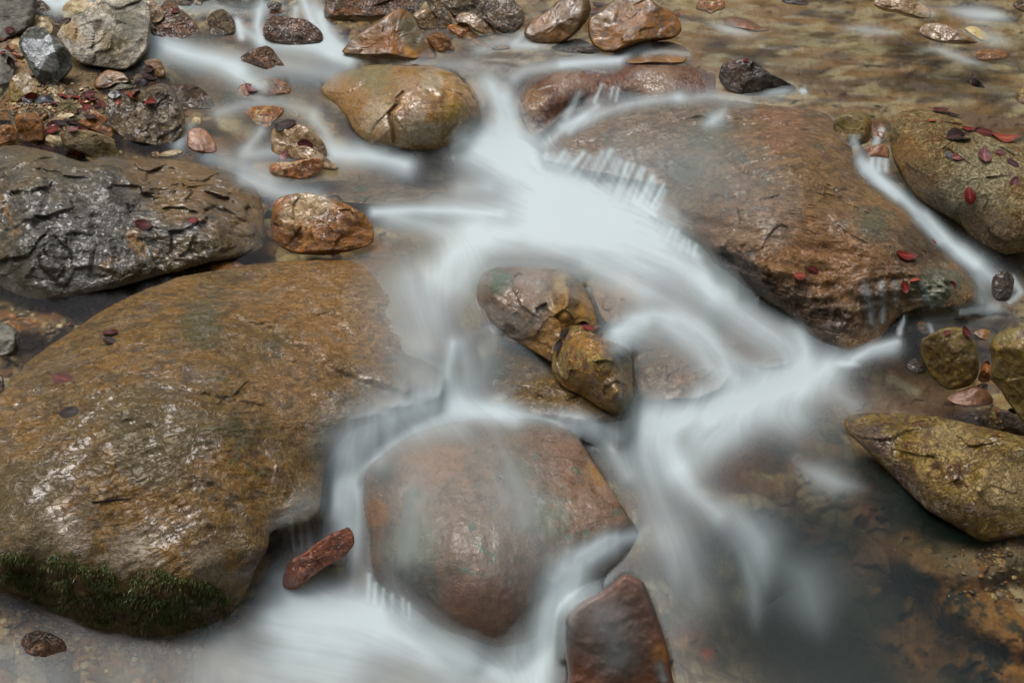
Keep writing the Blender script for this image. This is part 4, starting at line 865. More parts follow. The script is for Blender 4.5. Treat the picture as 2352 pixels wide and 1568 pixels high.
PAL = np.array([lin(c)[:3] for c in [(150, 118, 74), (112, 92, 66), (182, 162, 120), (96, 82, 62), (136, 98, 58), (168, 142, 98), (84, 72, 56), (124, 112, 92), (150, 104, 60), (200, 184, 148)]])
big = (fbm(np.stack([PX / 60, PY / 60, PX * 0], -1), 3, 2) > -.1) & ((PX > 480) | (PY > 380))
cid = np.where(big, id1, id2); C = PAL[(cid * 9.999).astype(int)]
gap = np.where(big, s1 - w1, s2 - w2); edge = np.clip(gap / .18, 0, 1)
C = C * (.35 + .65 * edge[..., None]) * (1 + .25 * fbm(P0 * 60, 4, 9)[..., None])
SM = np.clip(strokes('1 170 1100,640 1000,900\n1 120 1300,850\n1 120 800,1200\n1 100 800,420 1000,450\n1 80 1100,360\n1 260 1700,60 2000,150 2300,200\n1 120 1300,110 1500,60\n1 90 950,120 1150,130\n1 90 450,170 650,180\n1 90 560,260 780,230\n.9 140 1550,850 1750,1000\n.9 160 1500,1250 1800,1400\n.8 80 2200,730\n.8 100 1900,930 2100,930\n.8 120 700,1500 1200,1540'), 0, 1)
w0_, s0_, id0 = worley(qd, 9.5, 31); C0 = PAL[(id0 * 9.999).astype(int)] * (.45 + .55 * np.clip((s0_ - w0_) / .25, 0, 1))[..., None]; C0 = C0 * .75 + C * .25
Cs = np.stack([lic(blur(C0[..., k], 4, 2), 5, 6) for k in range(3)], -1); lr = blur(strokes('1 330 1750,1300 1650,1500\n1 150 1500,1050'), 1)[..., None]; Cb = np.stack([blur(C0[..., k], 16, 3) for k in range(3)], -1); Cs = Cs * (1 - lr) + Cb * lr; m_ = Cs.mean((0, 1)); Cs = np.clip(m_ + (Cs - m_) * (1.3 + .9 * blur(strokes('1 300 1700,60 2000,150 2300,200'), 1)[..., None]), .012, .8)
Cm = np.stack([lic(C[..., k], 3, 3) for k in range(3)], -1); C = np.where(SM[..., None] < .05, C, C * (1 - SM[..., None]) + SM[..., None] * Cs); C = C * .5 + Cm * .5
sn = np.clip(.5 + 2.3 * fbm(np.stack([(PX + PY * 2.2) / 85 + .6 * st3 * 0, (PY - PX * .12 + 14 * np.sin(PX / 160.)) / 17, PX * 0], -1), 4, 81), 0, 1); s5 = np.clip(.42 + 2.2 * fbm(np.stack([(PX + PY * 2) / 50, (PY - PX * .12 + 14 * np.sin(PX / 160.)) / 12, PX * 0], -1), 3, 87) - .25, 0, 1)
Sc = .62 * np.array(lin((62, 44, 26))[:3]) * (1 - sn)[..., None] + np.array(lin((146, 112, 66))[:3]) * sn[..., None]; Sc = Sc * (1 - s5[..., None]) + s5[..., None] * np.array(lin((176, 166, 136))[:3])
u_ = .7 * np.clip(upz * 1.3, 0, 1)[..., None]; C = C * (1 - u_) + Sc * u_
def blend(C, mask, col): return C * (1 - mask[..., None]) + mask[..., None] * np.array(lin(col)[:3])
g3 = fbm(P0 * 30, 5, 61)[..., None]
C = blend(C, .85 * strokes('1 60 400,350 500,380\n1 50 180,190 300,150\n.8 40 120,290', 4), (122, 98, 66))
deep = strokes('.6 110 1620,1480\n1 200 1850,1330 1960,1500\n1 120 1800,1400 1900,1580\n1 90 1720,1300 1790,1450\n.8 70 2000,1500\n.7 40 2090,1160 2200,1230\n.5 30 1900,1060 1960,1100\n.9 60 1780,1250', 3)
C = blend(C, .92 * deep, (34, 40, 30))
al = strokes('1 150 2180,1430 2352,1560\n1 60 2060,1330 2150,1370\n.8 60 2080,1500', 4)
aln = np.clip((fbm(P0 * np.array([14, 14, 14.]), 6, 91, .62) + .10) * 7, 0, 1)
algc = np.array(lin((140, 98, 42))[:3]) * aln[..., None] * (1 + .9 * g3) + np.array(lin((30, 32, 14))[:3]) * (1 - aln[..., None])
C = C * (1 - al[..., None]) + al[..., None] * np.clip(algc, .004, 1)
for q_, bc_ in [('.8 18 2030,190 2120,200 2200,215', (84, 62, 40)), ('.7 16 1780,160 1850,180 1920,198', (110, 80, 50)), ('.8 24 2200,262 2352,300 2500,330', (112, 80, 44)), ('.8 20 1990,1240 2080,1270 2150,1300', (146, 108, 56)), ('.7 10 2045,870 2105,900', (180, 180, 160)), ('.7 16 520,285 570,300', (190, 180, 150)), ('.7 14 2230,1310 2300,1345', (110, 96, 84))]: C = blend(C, np.clip(strokes(q_, 3) * (1 + .5 * g3[..., 0]), 0, 1), bc_)
for bx_, by_, br_, bc_ in [(1690, 1060, 62, (158, 108, 70)), (1660, 1110, 40, (110, 66, 44)), (1665, 1300, 26, (190, 178, 140)), (1700, 1365, 24, (150, 150, 110)), (1395, 1050, 30, (200, 196, 180)), (1590, 1460, 30, (150, 104, 84)), (1625, 1500, 14, (190, 70, 60)), (1995, 1180, 28, (140, 84, 60)), (1848, 1010, 28, (150, 104, 66)), (950, 1555, 44, (190, 170, 120)), (950, 520, 60, (150, 116, 76)), (1550, 690, 46, (170, 120, 96)), (1870, 1230, 30, (120, 70, 50)), (2200, 1275, 50, (150, 130, 100)), (1980, 1270, 60, (130, 96, 54)), (1570, 1480, 16, (196, 160, 120)), (400, 1280, 10, (120, 90, 60)), (1850, 1070, 26, (120, 90, 60)), (190, 800, 40, (160, 150, 132)), (1250, 880, 60, (120, 84, 44)), (1120, 860, 40, (56, 74, 54))]: C = blend(C, strokes('.85 %g %g,%g' % (br_, bx_, by_), 3), bc_)
C = blend(C, .7 * strokes('1 30 1950,900 2100,930\n1 30 2000,940 2200,940\n1 22 2150,960 2250,965'), (112, 74, 44))
BZ = BZ + (.020 * np.clip(1 - w1 * 1.3, 0, 1) * big + .008 * np.clip(1 - w2 * 1.3, 0, 1) * (~big)) * (1 - SHAL * .4) * (1 - .85 * SM) * (1 - .9 * strokes('1 60 400,350 500,380\n1 50 180,190 300,150', 4)) + .004 * fbm(P0 * 40, 4, 3)
BZ = np.where(BANK < .2, np.minimum(BZ, WZg - .007), BZ); BP = pts(PX, PY, inv_at_z(PX, PY, BZ))
idx = np.arange(SH[0] * SH[1]).reshape(SH)
QF = np.stack([idx[:-1, :-1], idx[1:, :-1], idx[1:, 1:], idx[:-1, 1:]], -1).reshape(-1, 4)
m, t = new_mat('stream bed of stones and silt'); b = NB(t)
at = b.n('ShaderNodeAttribute', attribute_name='stones'); tc = b.n('ShaderNodeTexCoord')
nn = b.noise(tc.outputs['Object'], 120, 5, .7); c = b.mix(b.math('MULTIPLY', b.ramp(nn, .45, .7), .45), at.outputs[0], lin((52, 42, 30)))
p = b.n('ShaderNodeBsdfPrincipled'); b.l(c, p.inputs['Base Color']); p.inputs['Roughness'].default_value = .45
bp = b.n('ShaderNodeBump'); bp.inputs['Distance'].default_value = .004; b.l(nn, bp.inputs['Height']); b.l(bp.outputs[0], p.inputs['Normal'])
o = b.n('ShaderNodeOutputMaterial'); b.l(p.outputs[0], o.inputs[0])
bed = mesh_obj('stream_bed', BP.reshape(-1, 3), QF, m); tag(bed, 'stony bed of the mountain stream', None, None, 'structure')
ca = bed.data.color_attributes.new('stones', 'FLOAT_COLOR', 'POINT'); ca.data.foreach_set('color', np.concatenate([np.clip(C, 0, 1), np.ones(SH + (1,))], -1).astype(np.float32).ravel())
_push(ALLV, ALLF, BP.reshape(-1, 3), np.concatenate([QF[:, :3], QF[:, [0, 2, 3]]]))
TREE = BVHTree.FromPolygons(np.concatenate(ALLV).tolist(), np.concatenate(ALLF).tolist(), all_triangles=True)
EYE = Vector((0, 0, CAM_H))
def hit(x, y, tree=None):
    d = Vector(rays(x, y)).normalized(); loc, n, i, dist = (tree or TREE).ray_cast(EYE, d)
    if loc is None: return None, None
    if n.dot(d) > 0: n = -n
    return loc, n

# ---- water sheet: level surface, draped as a film where it runs over rocks
DT = BVHTree.FromPolygons(np.concatenate(DRV).tolist(), np.concatenate(DRF).tolist(), all_triangles=True)
jj, ii = np.nonzero(FOAM > .035)
R = rays(PX[jj, ii], PY[jj, ii]); RL = np.linalg.norm(R, axis=1)
WT = WI.copy(); DRAPED = np.zeros(SH, bool)
for n in range(len(jj)):
    r = R[n] / RL[n]; loc, nr, i_, ds = DT.ray_cast(EYE, Vector(r))
    if loc is not None:
        inv = 1 / (ds / RL[n] - .007)
        if inv > WI[jj[n], ii[n]]:
            WT[jj[n], ii[n]] = inv; DRAPED[jj[n], ii[n]] = True
Wc = WT.copy()
FM = FOAM.copy()
for j in range(SH[0] - 1):     # falling water leaves the lip and drops clear of the rock below it
    ok = (FM[j] > .2) & (FM[j + 1] > .2) & (Wc[j] < 1.019 * WI[j + 1])
    Wc[j + 1] = np.where(ok, np.maximum(Wc[j + 1], Wc[j] * 1.00008), Wc[j + 1])
WT = Wc.copy()
near = blur((FOAM > .25) * 1.0, 6, 2)
for it in range(45):
    s = Wc.copy(); s[1:-1, 1:-1] = (Wc[1:-1, 1:-1] * 2 + Wc[:-2, 1:-1] + Wc[2:, 1:-1] + Wc[1:-1, :-2] + Wc[1:-1, 2:]) / 6
    Wc = np.where((FM > .03) & ((it < 6) | (near > .3)), np.maximum(s, WT), WT)
WP = pts(PX, PY, Wc)
FILM = np.where(blur(DRAPED * 1.0, 3, 1) > .02, np.clip((FOAM - .10) / .25, 0, 1), 1.0); FOAM = np.where(DRAPED, np.clip((FOAM - .07) / .93, 0, 1) ** 1.15, FOAM)
thin = (DRAPED & (FOAM < .03)); tq = (thin[:-1, :-1] & thin[1:, 1:] & thin[1:, :-1] & thin[:-1, 1:]).ravel()
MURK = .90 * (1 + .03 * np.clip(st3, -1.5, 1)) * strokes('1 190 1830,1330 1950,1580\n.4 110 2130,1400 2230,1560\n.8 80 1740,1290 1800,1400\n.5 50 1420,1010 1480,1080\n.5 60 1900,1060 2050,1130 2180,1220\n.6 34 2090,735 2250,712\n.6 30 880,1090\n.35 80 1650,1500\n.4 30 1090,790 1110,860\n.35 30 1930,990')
m, t = new_mat('stream water with foam'); b = NB(t)
fa = b.n('ShaderNodeAttribute', attribute_name='foam'); mu = b.n('ShaderNodeAttribute', attribute_name='murk')
tr = b.n('ShaderNodeBsdfTransparent'); tr.inputs[0].default_value = (.82, .81, .73, 1)
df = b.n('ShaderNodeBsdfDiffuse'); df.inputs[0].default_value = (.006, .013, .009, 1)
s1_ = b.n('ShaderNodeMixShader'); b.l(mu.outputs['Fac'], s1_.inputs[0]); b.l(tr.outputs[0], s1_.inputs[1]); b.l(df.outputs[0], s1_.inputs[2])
gl = b.n('ShaderNodeBsdfGlossy'); gl.inputs['Roughness'].default_value = .22; fr = b.n('ShaderNodeFresnel'); fr.inputs[0].default_value = 1.28
s2_ = b.n('ShaderNodeMixShader'); fi = b.n('ShaderNodeAttribute', attribute_name='film'); b.l(b.math('MULTIPLY', fr.outputs[0], fi.outputs['Fac']), s2_.inputs[0]); b.l(b.mix(fi.outputs['Fac'], (1, 1, 1, 1), (.82, .81, .73, 1)), tr.inputs[0]); b.l(s1_.outputs[0], s2_.inputs[1]); b.l(gl.outputs[0], s2_.inputs[2])
wd = b.n('ShaderNodeBsdfDiffuse'); wd.inputs[0].default_value = (.76, .89, .93, 1); tl = b.n('ShaderNodeBsdfTranslucent'); tl.inputs[0].default_value = (.76, .89, .93, 1)
s4_ = b.n('ShaderNodeMixShader'); s4_.inputs[0].default_value = .4; b.l(wd.outputs[0], s4_.inputs[1]); b.l(tl.outputs[0], s4_.inputs[2])
s3_ = b.n('ShaderNodeMixShader'); b.l(fa.outputs['Fac'], s3_.inputs[0]); b.l(s2_.outputs[0], s3_.inputs[1]); b.l(s4_.outputs[0], s3_.inputs[2])
o = b.n('ShaderNodeOutputMaterial'); b.l(s3_.outputs[0], o.inputs[0])
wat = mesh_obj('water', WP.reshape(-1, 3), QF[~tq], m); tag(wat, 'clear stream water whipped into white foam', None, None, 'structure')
for nm, A in (('foam', FOAM), ('murk', MURK), ('film', FILM)):
    at = wat.data.attributes.new(nm, 'FLOAT', 'POINT'); at.data.foreach_set('value', A.astype(np.float32).ravel())
print('water ok', int(DRAPED.sum()))
# ------------------------------------------------------------------ leaves, twigs, moss, gravel
def leaf_mat(name, c1, c2, wet=.04):
    m, t = new_mat(name); b = NB(t); tc = b.n('ShaderNodeTexCoord'); oi = b.n('ShaderNodeObjectInfo')
    at = b.n('ShaderNodeAttribute', attribute_name='vein')
    c1, c2 = [[v * .66 for v in q] for q in (c1, c2)]; c = b.mix(b.ramp(b.noise(tc.outputs['Object'], 90, 4, .6), .35, .65), lin(c1), lin(c2))
    c = b.mix(b.math('MULTIPLY', at.outputs['Fac'], .75), c, lin([min(255, v * 1.35 + 22) for v in c1]))
    hv = b.n('ShaderNodeHueSaturation'); b.l(c, hv.inputs['Color']); r = b.n('ShaderNodeMapRange'); b.l(oi.outputs['Random'], r.inputs[0]); r.inputs[3].default_value = .8; r.inputs[4].default_value = 1.3; b.l(r.outputs[0], hv.inputs['Value'])
    p = b.n('ShaderNodeBsdfPrincipled'); b.l(hv.outputs[0], p.inputs['Base Color']); p.inputs['Roughness'].default_value = .65; p.inputs['Specular IOR Level'].default_value = .25
    p.inputs['Coat Weight'].default_value = wet; p.inputs['Coat Roughness'].default_value = .25; p.inputs['Coat IOR'].default_value = 1.5
    o = b.n('ShaderNodeOutputMaterial'); b.l(p.outputs[0], o.inputs[0]); return m
LM = {'dark': leaf_mat('dark wet beech leaf', (58, 30, 28), (44, 30, 28)), 'maroon': leaf_mat('maroon beech leaf', (104, 34, 28), (78, 30, 28)),
      'red': leaf_mat('red beech leaf', (140, 32, 22), (104, 26, 20)), 'orange': leaf_mat('orange beech leaf', (186, 84, 56), (160, 66, 46), .3),
      'pink': leaf_mat('faded pink beech leaf', (146, 88, 84), (116, 64, 62), .4), 'black': leaf_mat('blackened beech leaf', (34, 26, 26), (48, 34, 32)),
      'grey': leaf_mat('wet grey leaf with painted sky sheen', (84, 88, 96), (56, 50, 54), .9), 'yellow': leaf_mat('yellow leaf', (190, 140, 40), (160, 120, 40))}  # the grey leaf colour has the blue sheen of the sky painted in
stem_m = leaf_mat('twig bark', (52, 34, 26), (36, 26, 22), .3)
def leaf_mesh(Ln, Wd, curl, fold, rg, crump=.0):
    nu, nv = 17, 11; V = []; ve = []
    for i in range(nu):
        u = i / (nu - 1); w = math.sin(math.pi * u ** .82) ** .75 * .5 * Wd
        for j in range(nv):
            v = j / (nv - 1) * 2 - 1
            ser = 1 + (.10 if abs(v) == 1 and i % 2 else 0)
            ph = (u * 8.5 - abs(v) * 1.5) * 2 * math.pi
            x = (u - .5) * Ln + abs(v) * w * .25; y = v * w * ser
            z = abs(v) * w * fold + curl * ((u - .5) ** 2) * Ln + .018 * Wd * math.sin(ph) * abs(v)
            z += crump * Ln * (vnoise(np.array([x / Ln * 4 + rg * 9, y / Ln * 4, rg * 31.7])) if crump else 0)
            V.append((x, y, z)); ve.append(max(0, 1 - abs(v) * 4.0, (math.cos(ph) - .72) * 2.2 * (abs(v) > .05)))
    F = [(i * nv + j, (i + 1) * nv + j, (i + 1) * nv + j + 1, i * nv + j + 1) for i in range(nu - 1) for j in range(nv - 1)]
    # stalk
    n = len(V); r = .012 * Wd + .0004
    for k in range(4):
        x = -.5 * Ln - k * Ln * .09; z = curl * .25 * Ln + .008 * k * Ln / .05 * .2
        for q in range(4): V.append((x, r * math.cos(q * 1.57), z + r * math.sin(q * 1.57))); ve.append(1)
    for k in range(3):
        for q in range(4): F.append((n + k * 4 + q, n + k * 4 + (q + 1) % 4, n + (k + 1) * 4 + (q + 1) % 4, n + (k + 1) * 4 + q))
    return V, F, ve
lrg = random.Random(5)
def leaf(x, y, ln, ang, col, label, group=None, tilt=0.2, lift=.002, ratio=.6, curl=None, crump=.02):
    loc, n = hit(x, y)
    if loc is None: return
    D = (loc - EYE).dot(Vector((0, CP, -SP))); Ln = ln * D / FP * (.86 if group is None else .74)
    n = (n * .75 + Vector((0, -.1, .35)) + Vector((lrg.uniform(-1, 1), lrg.uniform(-1, 1), 0)) * tilt).normalized()
    a = math.radians(ang); d = Vector((math.cos(a), -math.sin(a) * SP * 0 , 0)) + Vector((0, SP, CP)) * (-math.sin(a))
    d = (d - n * d.dot(n)).normalized(); s = n.cross(d)
    V, F, ve = leaf_mesh(Ln, Ln * ratio, lrg.uniform(-.5, .7) if curl is None else curl, lrg.uniform(-.1, .35), lrg.random(), crump)
    org = loc + n * (lift + .04 * Ln); o = mesh_obj('beech_leaf', V, F, LM[col]); o.matrix_world = Matrix((( d.x, s.x, n.x, org.x), (d.y, s.y, n.y, org.y), (d.z, s.z, n.z, org.z), (0, 0, 0, 1)))
    at = o.data.attributes.new('vein', 'FLOAT', 'POINT'); at.data.foreach_set('value', np.array(ve, np.float32))
    nb_ = 17 * 11
    if group is None:                                   # its stalk is a part of its own
        import bmesh
        bm = bmesh.new(); bm.from_mesh(o.data); bm.verts.ensure_lookup_table(); bmesh.ops.delete(bm, geom=bm.verts[nb_:], context='VERTS'); bm.to_mesh(o.data); bm.free()
        c = mesh_obj('stalk', V[nb_:], [tuple(i - nb_ for i in f) for f in F if min(f) >= nb_], LM[col]); c.parent = o
    tag(o, label, 'leaf', group); return o
for a in [
 (255, 768, 46, 15, 'maroon', 'ribbed maroon leaf lying flat on the ochre slab, upper one of a pair'),
 (252, 786, 40, 32, 'dark', 'darker crumpled leaf just under the ribbed maroon leaf on the ochre slab'),
 (145, 871, 62, 24, 'maroon', 'long stalked folded leaf lying slantwise on the ochre slab near its rim'),
 (160, 948, 60, 4, 'black', 'nearly black leaf lying level on the ochre slab below the long stalked one'),
 (330, 517, 48, 12, 'maroon', 'reddish brown curled leaf on the slate boulder'),
 (446, 508, 34, 14, 'red', 'small dark red oval leaf on the slate boulder toward the ochre slab'),
 (2198, 363, 40, -22, 'pink', 'dull pink ribbed leaf on the rough boulder beside a grey scrap leaf'),
 (2259, 362, 60, -78, 'pink', 'large upright pinkish leaf in the middle of the rough boulder'),
 (2297, 352, 36, -12, 'pink', 'dusty rose leaf touching the large pinkish leaf on the rough boulder'),
 (2326, 377, 40, 62, 'dark', 'dark violet leaf near the picture edge on the rough boulder'),
 (2330, 422, 40, -72, 'maroon', 'maroon leaf low down near the picture edge on the rough boulder'),
 (2227, 450, 50, 82, 'red', 'bright blood red leaf alone on the steep face of the rough boulder'),
 (2141, 279, 24, 30, 'orange', 'small orange scrap of leaf near the top of the rough boulder'),
 (2178, 357, 28, 80, 'grey', 'small silvery grey leaf under the withered leaf on the rough boulder'),
 (2160, 258, 44, 18, 'maroon', 'maroon leaf draped over the crest of the rough boulder'),
 (2188, 266, 36, 35, 'dark', 'dark leaf hanging beside the maroon one on the crest of the rough boulder'),
 (2200, 316, 84, -33, 'dark', 'large withered grey brown leaf across the rough boulder'),
 (2222, 299, 40, 8, 'red', 'red leaf tip at the end of the withered leaf on the rough boulder'),
 (2262, 306, 60, 12, 'maroon', 'long reddish leaf along the upper edge of the rough boulder'),
 (2306, 320, 70, 18, 'orange', 'ragged rust coloured leaf next to the picture edge on the rough boulder'),
 (1836, 634, 36, 5, 'orange', 'round orange leaf on the front rim of the broad rock'),
 (1866, 620, 36, 22, 'maroon', 'thin brown leaf edge just behind the round orange leaf'),
 (2079, 589, 58, 4, 'red', 'dark red leaf lying flat on the wet top of the broad rock'),
 (2079, 659, 36, 75, 'red', 'bright red leaf stuck upright in water on the front of the broad rock'),
 (2101, 645, 30, -20, 'orange', 'pale orange leaf beside the upright red one on the broad rock'),
 (2188, 653, 32, 10, 'maroon', 'dull maroon leaf under the film of water near the broad rock end'),
 (2142, 555, 22, 50, 'red', 'little red leaf high on the far shoulder of the broad rock'),
 (1519, 488, 13, 0, 'yellow', 'tiny yellow leaf near the comb of little waterfalls'),
 (1352, 757, 40, 40, 'red', 'bright red leaf caught on top of the mossy rock in midstream'),
 (1336, 744, 36, 8, 'black', 'crumpled black leaf on the ridge between the two midstream rocks'),
 (1298, 765, 36, -48, 'black', 'black leaf strip bending over the ridge of the midstream rocks'),
 (1285, 795, 40, -72, 'black', 'long black leaf strip hanging down between the two midstream rocks'),
 (2175, 766, 20, -20, 'red', 'small red scrap on top of the round brown cobble'),
 (2218, 764, 36, 70, 'maroon', 'ribbed maroon leaf folded over the shoulder of the round brown cobble'),
 (2243, 778, 36, 32, 'dark', 'dark curled leaf behind the round brown cobble'),
 (2259, 806, 30, 60, 'red', 'cupped bright red leaf pinched between cobble and olive boulder'),
 (2262, 826, 22, -60, 'maroon', 'torn maroon leaf below the cupped red one'),
 (660, 444, 42, 0, 'red', 'dark red leaf on top edge of the striped ochre stone'),
 (630, 466, 42, -62, 'maroon', 'maroon leaf hanging down the side of the striped ochre stone'),
 (619, 498, 40, 88, 'black', 'black leaf strip pressed against the flank of the striped ochre stone'),
 (661, 286, 52, 4, 'dark', 'dark leaf capping the grey white cobble'),
 (642, 294, 34, 40, 'black', 'black shred of leaf beside the cap on the grey white cobble'),
 (701, 332, 44, 12, 'maroon', 'brown maroon leaf lying between the capped cobble and the tan stone'),
 (654, 357, 34, -50, 'pink', 'dull rose leaf slipped beside the golden glistening stone'),
 (628, 33, 34, -8, 'red', 'red leaf on top of the rusty blocky rock by the falls'),
 (402, 27, 34, 35, 'maroon', 'glossy maroon leaf stuck on the jagged rusty rock'),
 (577, 206, 42, 50, 'pink', 'big pink leaf draped under clear water over the reddish stone'),
 (1713, 139, 16, 20, 'red', 'little curled red leaf on the tip of the dark jagged wedge rock'),
 (1371, 12, 30, 0, 'maroon', 'wet maroon leaf in the gap beside the massive tan boulder'),
 (1366, 27, 26, -30, 'red', 'red leaf lower in the gap beside the massive tan boulder'),
 (1557, 34, 20, 70, 'orange', 'orange red leaf behind the shoulder of the massive tan boulder'),
 (1046, 38, 20, -10, 'red', 'red leaf scrap between boulders of the upper row'),
 (2295, 1001, 14, 0, 'yellow', 'tiny yellow leaf on the low olive gold boulder'),
 (955, 151, 22, 5, 'maroon', 'small dark red leaf on top of the cracked boulder'),
]: leaf(a[0], a[1], a[2], a[3], a[4], a[5])
def K(x, y): return x / 6, 143.5 + y / 6
P1 = 'leaf litter between the stones of the bank'; P2 = 'dark leaf pile beside the big pale boulder'; P3 = 'leaves around the frosted stone'; P4 = 'red leaves along the top of the slate boulder'
for (x, y, ln, ang, col, lb, g) in [
 (*K(1820, 490), 48, 24, 'orange', 'large orange brown leaf with clear ribs on the bumpy rock', None), (*K(1640, 565), 20, 80, 'orange', 'small pale orange leaf on the bumpy rock', None),
 (*K(1890, 440), 32, 5, 'red', 'wet red leaf behind the large orange ribbed leaf', None), (*K(2080, 565), 40, 28, 'red', 'dark red leaf sliding down the bumpy rock', None), (*K(1590, 460), 38, 6, 'grey', 'blackish grey leaf on the top edge of the bumpy rock', None),
 (*K(620, 540), 52, -4, 'grey', 'broad leaf shining grey blue with sky light in the litter', None), (*K(390, 545), 34, 30, 'grey', 'smaller shining grey leaf beside the broad grey blue one', None),
 (*K(1010, 950), 36, 12, 'pink', 'pale shining leaf on the corner of the long squared block', None), (*K(1080, 905), 46, 10, 'maroon', 'long maroon leaf folded over the long squared block', None),
 (*K(740, 960), 42, -20, 'red', 'vivid red leaf beside the long squared block', None), (*K(1250, 770), 46, 50, 'dark', 'slim grey brown leaf leaning over the tan stone in the litter', None),
 ] + [(*K(x, y), l, a, c, 'wet %s leaf in the litter between the small bank stones' % n, P1) for (x, y, l, a, c, n) in [(1250, 470, 50, -8, 'maroon', 'maroon'), (1180, 570, 36, 10, 'red', 'red'), (1290, 550, 30, 40, 'maroon', 'maroon'), (1400, 590, 36, 70, 'red', 'red'),
   (1200, 645, 42, -20, 'red', 'red'), (860, 485, 32, 15, 'red', 'red'), (740, 590, 32, -30, 'maroon', 'maroon'), (430, 445, 38, -10, 'red', 'red'), (820, 860, 42, 5, 'dark', 'dark'), (1000, 840, 36, -6, 'dark', 'dark'), (700, 870, 34, -30, 'maroon', 'maroon'), (1080, 700, 22, 75, 'maroon', 'maroon'), (1330, 620, 34, 30, 'maroon', 'maroon'), (1040, 510, 30, 20, 'red', 'red'), (900, 825, 30, 0, 'black', 'black'), (560, 720, 18, 40, 'maroon', 'maroon'), (1150, 600, 26, 30, 'maroon', 'maroon')]
 ] + [(*K(x, y), l, a, c, 'red or maroon leaf pressed along the crest of the slate boulder', P4) for (x, y, l, a, c) in [(570, 1150, 44, 10, 'red'), (800, 1200, 46, 18, 'red'), (1040, 1240, 34, 15, 'red'), (1130, 1290, 24, 25, 'red'), (420, 1120, 40, 5, 'maroon'), (680, 1180, 34, 10, 'maroon'), (920, 1235, 30, 20, 'maroon')]
 ] + [(*K(x, y), l, a, c, 'blackened leaf in the soggy pile against the big pale boulder', P2) for (x, y, l, a, c) in [(1790, 190, 36, -15, 'black'), (2050, 205, 62, 15, 'dark'), (1960, 270, 48, 5, 'black'), (2150, 200, 34, 30, 'black'), (2280, 255, 28, 8, 'black'), (2050, 100, 42, 10, 'dark'), (1960, 60, 32, 60, 'black'), (1860, 120, 34, 20, 'dark'), (1900, 300, 32, -10, 'black'), (1780, 240, 26, 10, 'dark')]
 ] + [(*K(2100, 310), 22, -60, 'red', 'single red leaf at the foot of the soggy black pile', None), (*K(1790, 100), 26, 20, 'red', 'dark red leaf at the top of the soggy black pile', None)
 ] + [(x / 3, y / 3, l, a, c, 'dark red leaf lodged among the stones near the frosted stone', P3) for (x, y, l, a, c) in [(75, 215, 38, 20, 'maroon'), (60, 350, 34, 10, 'maroon'), (95, 395, 24, 60, 'red'), (70, 430, 36, 70, 'dark'), (20, 285, 30, -30, 'maroon'), (420, 130, 32, -20, 'dark'), (390, 155, 32, 20, 'maroon'), (465, 150, 30, -30, 'dark'), (400, 195, 26, 60, 'maroon'), (262, 35, 28, 60, 'dark'), (25, 372, 24, 0, 'maroon'), (345, 125, 30, 10, 'dark'), (20, 640, 26, 10, 'maroon'), (30, 845, 30, 5, 'dark'), (120, 400, 26, 30, 'maroon')]]:
    leaf(x, y, ln, ang, col, lb, g, tilt=.4, lift=.003 + .004 * lrg.random(), crump=.05)

def twig(name, label, pts_px, r, lift=.006, col=None):
    P = []
    for x, y, z in pts_px:
        loc, n = hit(x, y)
        P.append(loc + Vector((0, 0, lift + z)))
    V, F = [], []
    for i, p in enumerate(P):
        d = (P[min(i + 1, len(P) - 1)] - P[max(i - 1, 0)]).normalized(); a = d.cross(Vector((0, .3, 1))).normalized(); c = d.cross(a); rr = r * (1 - .5 * i / len(P))
        for q in range(6): t_ = q / 6 * 2 * math.pi; V.append(p + (a * math.cos(t_) + c * math.sin(t_)) * rr)
    for i in range(len(P) - 1):
        for q in range(6): F.append((i * 6 + q, i * 6 + (q + 1) % 6, (i + 1) * 6 + (q + 1) % 6, (i + 1) * 6 + q))
    o = mesh_obj(name, [tuple(v) for v in V], F, stem_m); tag(o, label, 'twig'); return o
twig('twig', 'thin bare twig stuck flat on the ochre slab above its mossy edge', [(212, 1154, 0), (230, 1153, 0), (250, 1150, 0), (275, 1147, 0), (298, 1146, 0)], .0022, .002)
twig('twig', 'curved leaf stalk lying over the withered leaf on the rough boulder', [(2165, 343, 0), (2190, 325, .002), (2225, 305, .003), (2250, 298, .004), (2262, 295, .006)], .0018, .003)
twig('twig', 'fine leaf stalk reaching over the falls from the rusty blocky rock', [(640, 34, 0), (655, 34, .004), (672, 31, .006), (690, 27, .01)], .0016)
twig('twig', 'short dry stem rising from the golden cobble to the grey leaf', [(62, 262, 0), (66, 255, .004), (72, 245, .006), (78, 236, .008)], .0014)
twig('twig', 'tiny forked twig on the knobbly black stone', [(2110, 815, 0), (2104, 808, .004), (2100, 802, .008)], .0012)

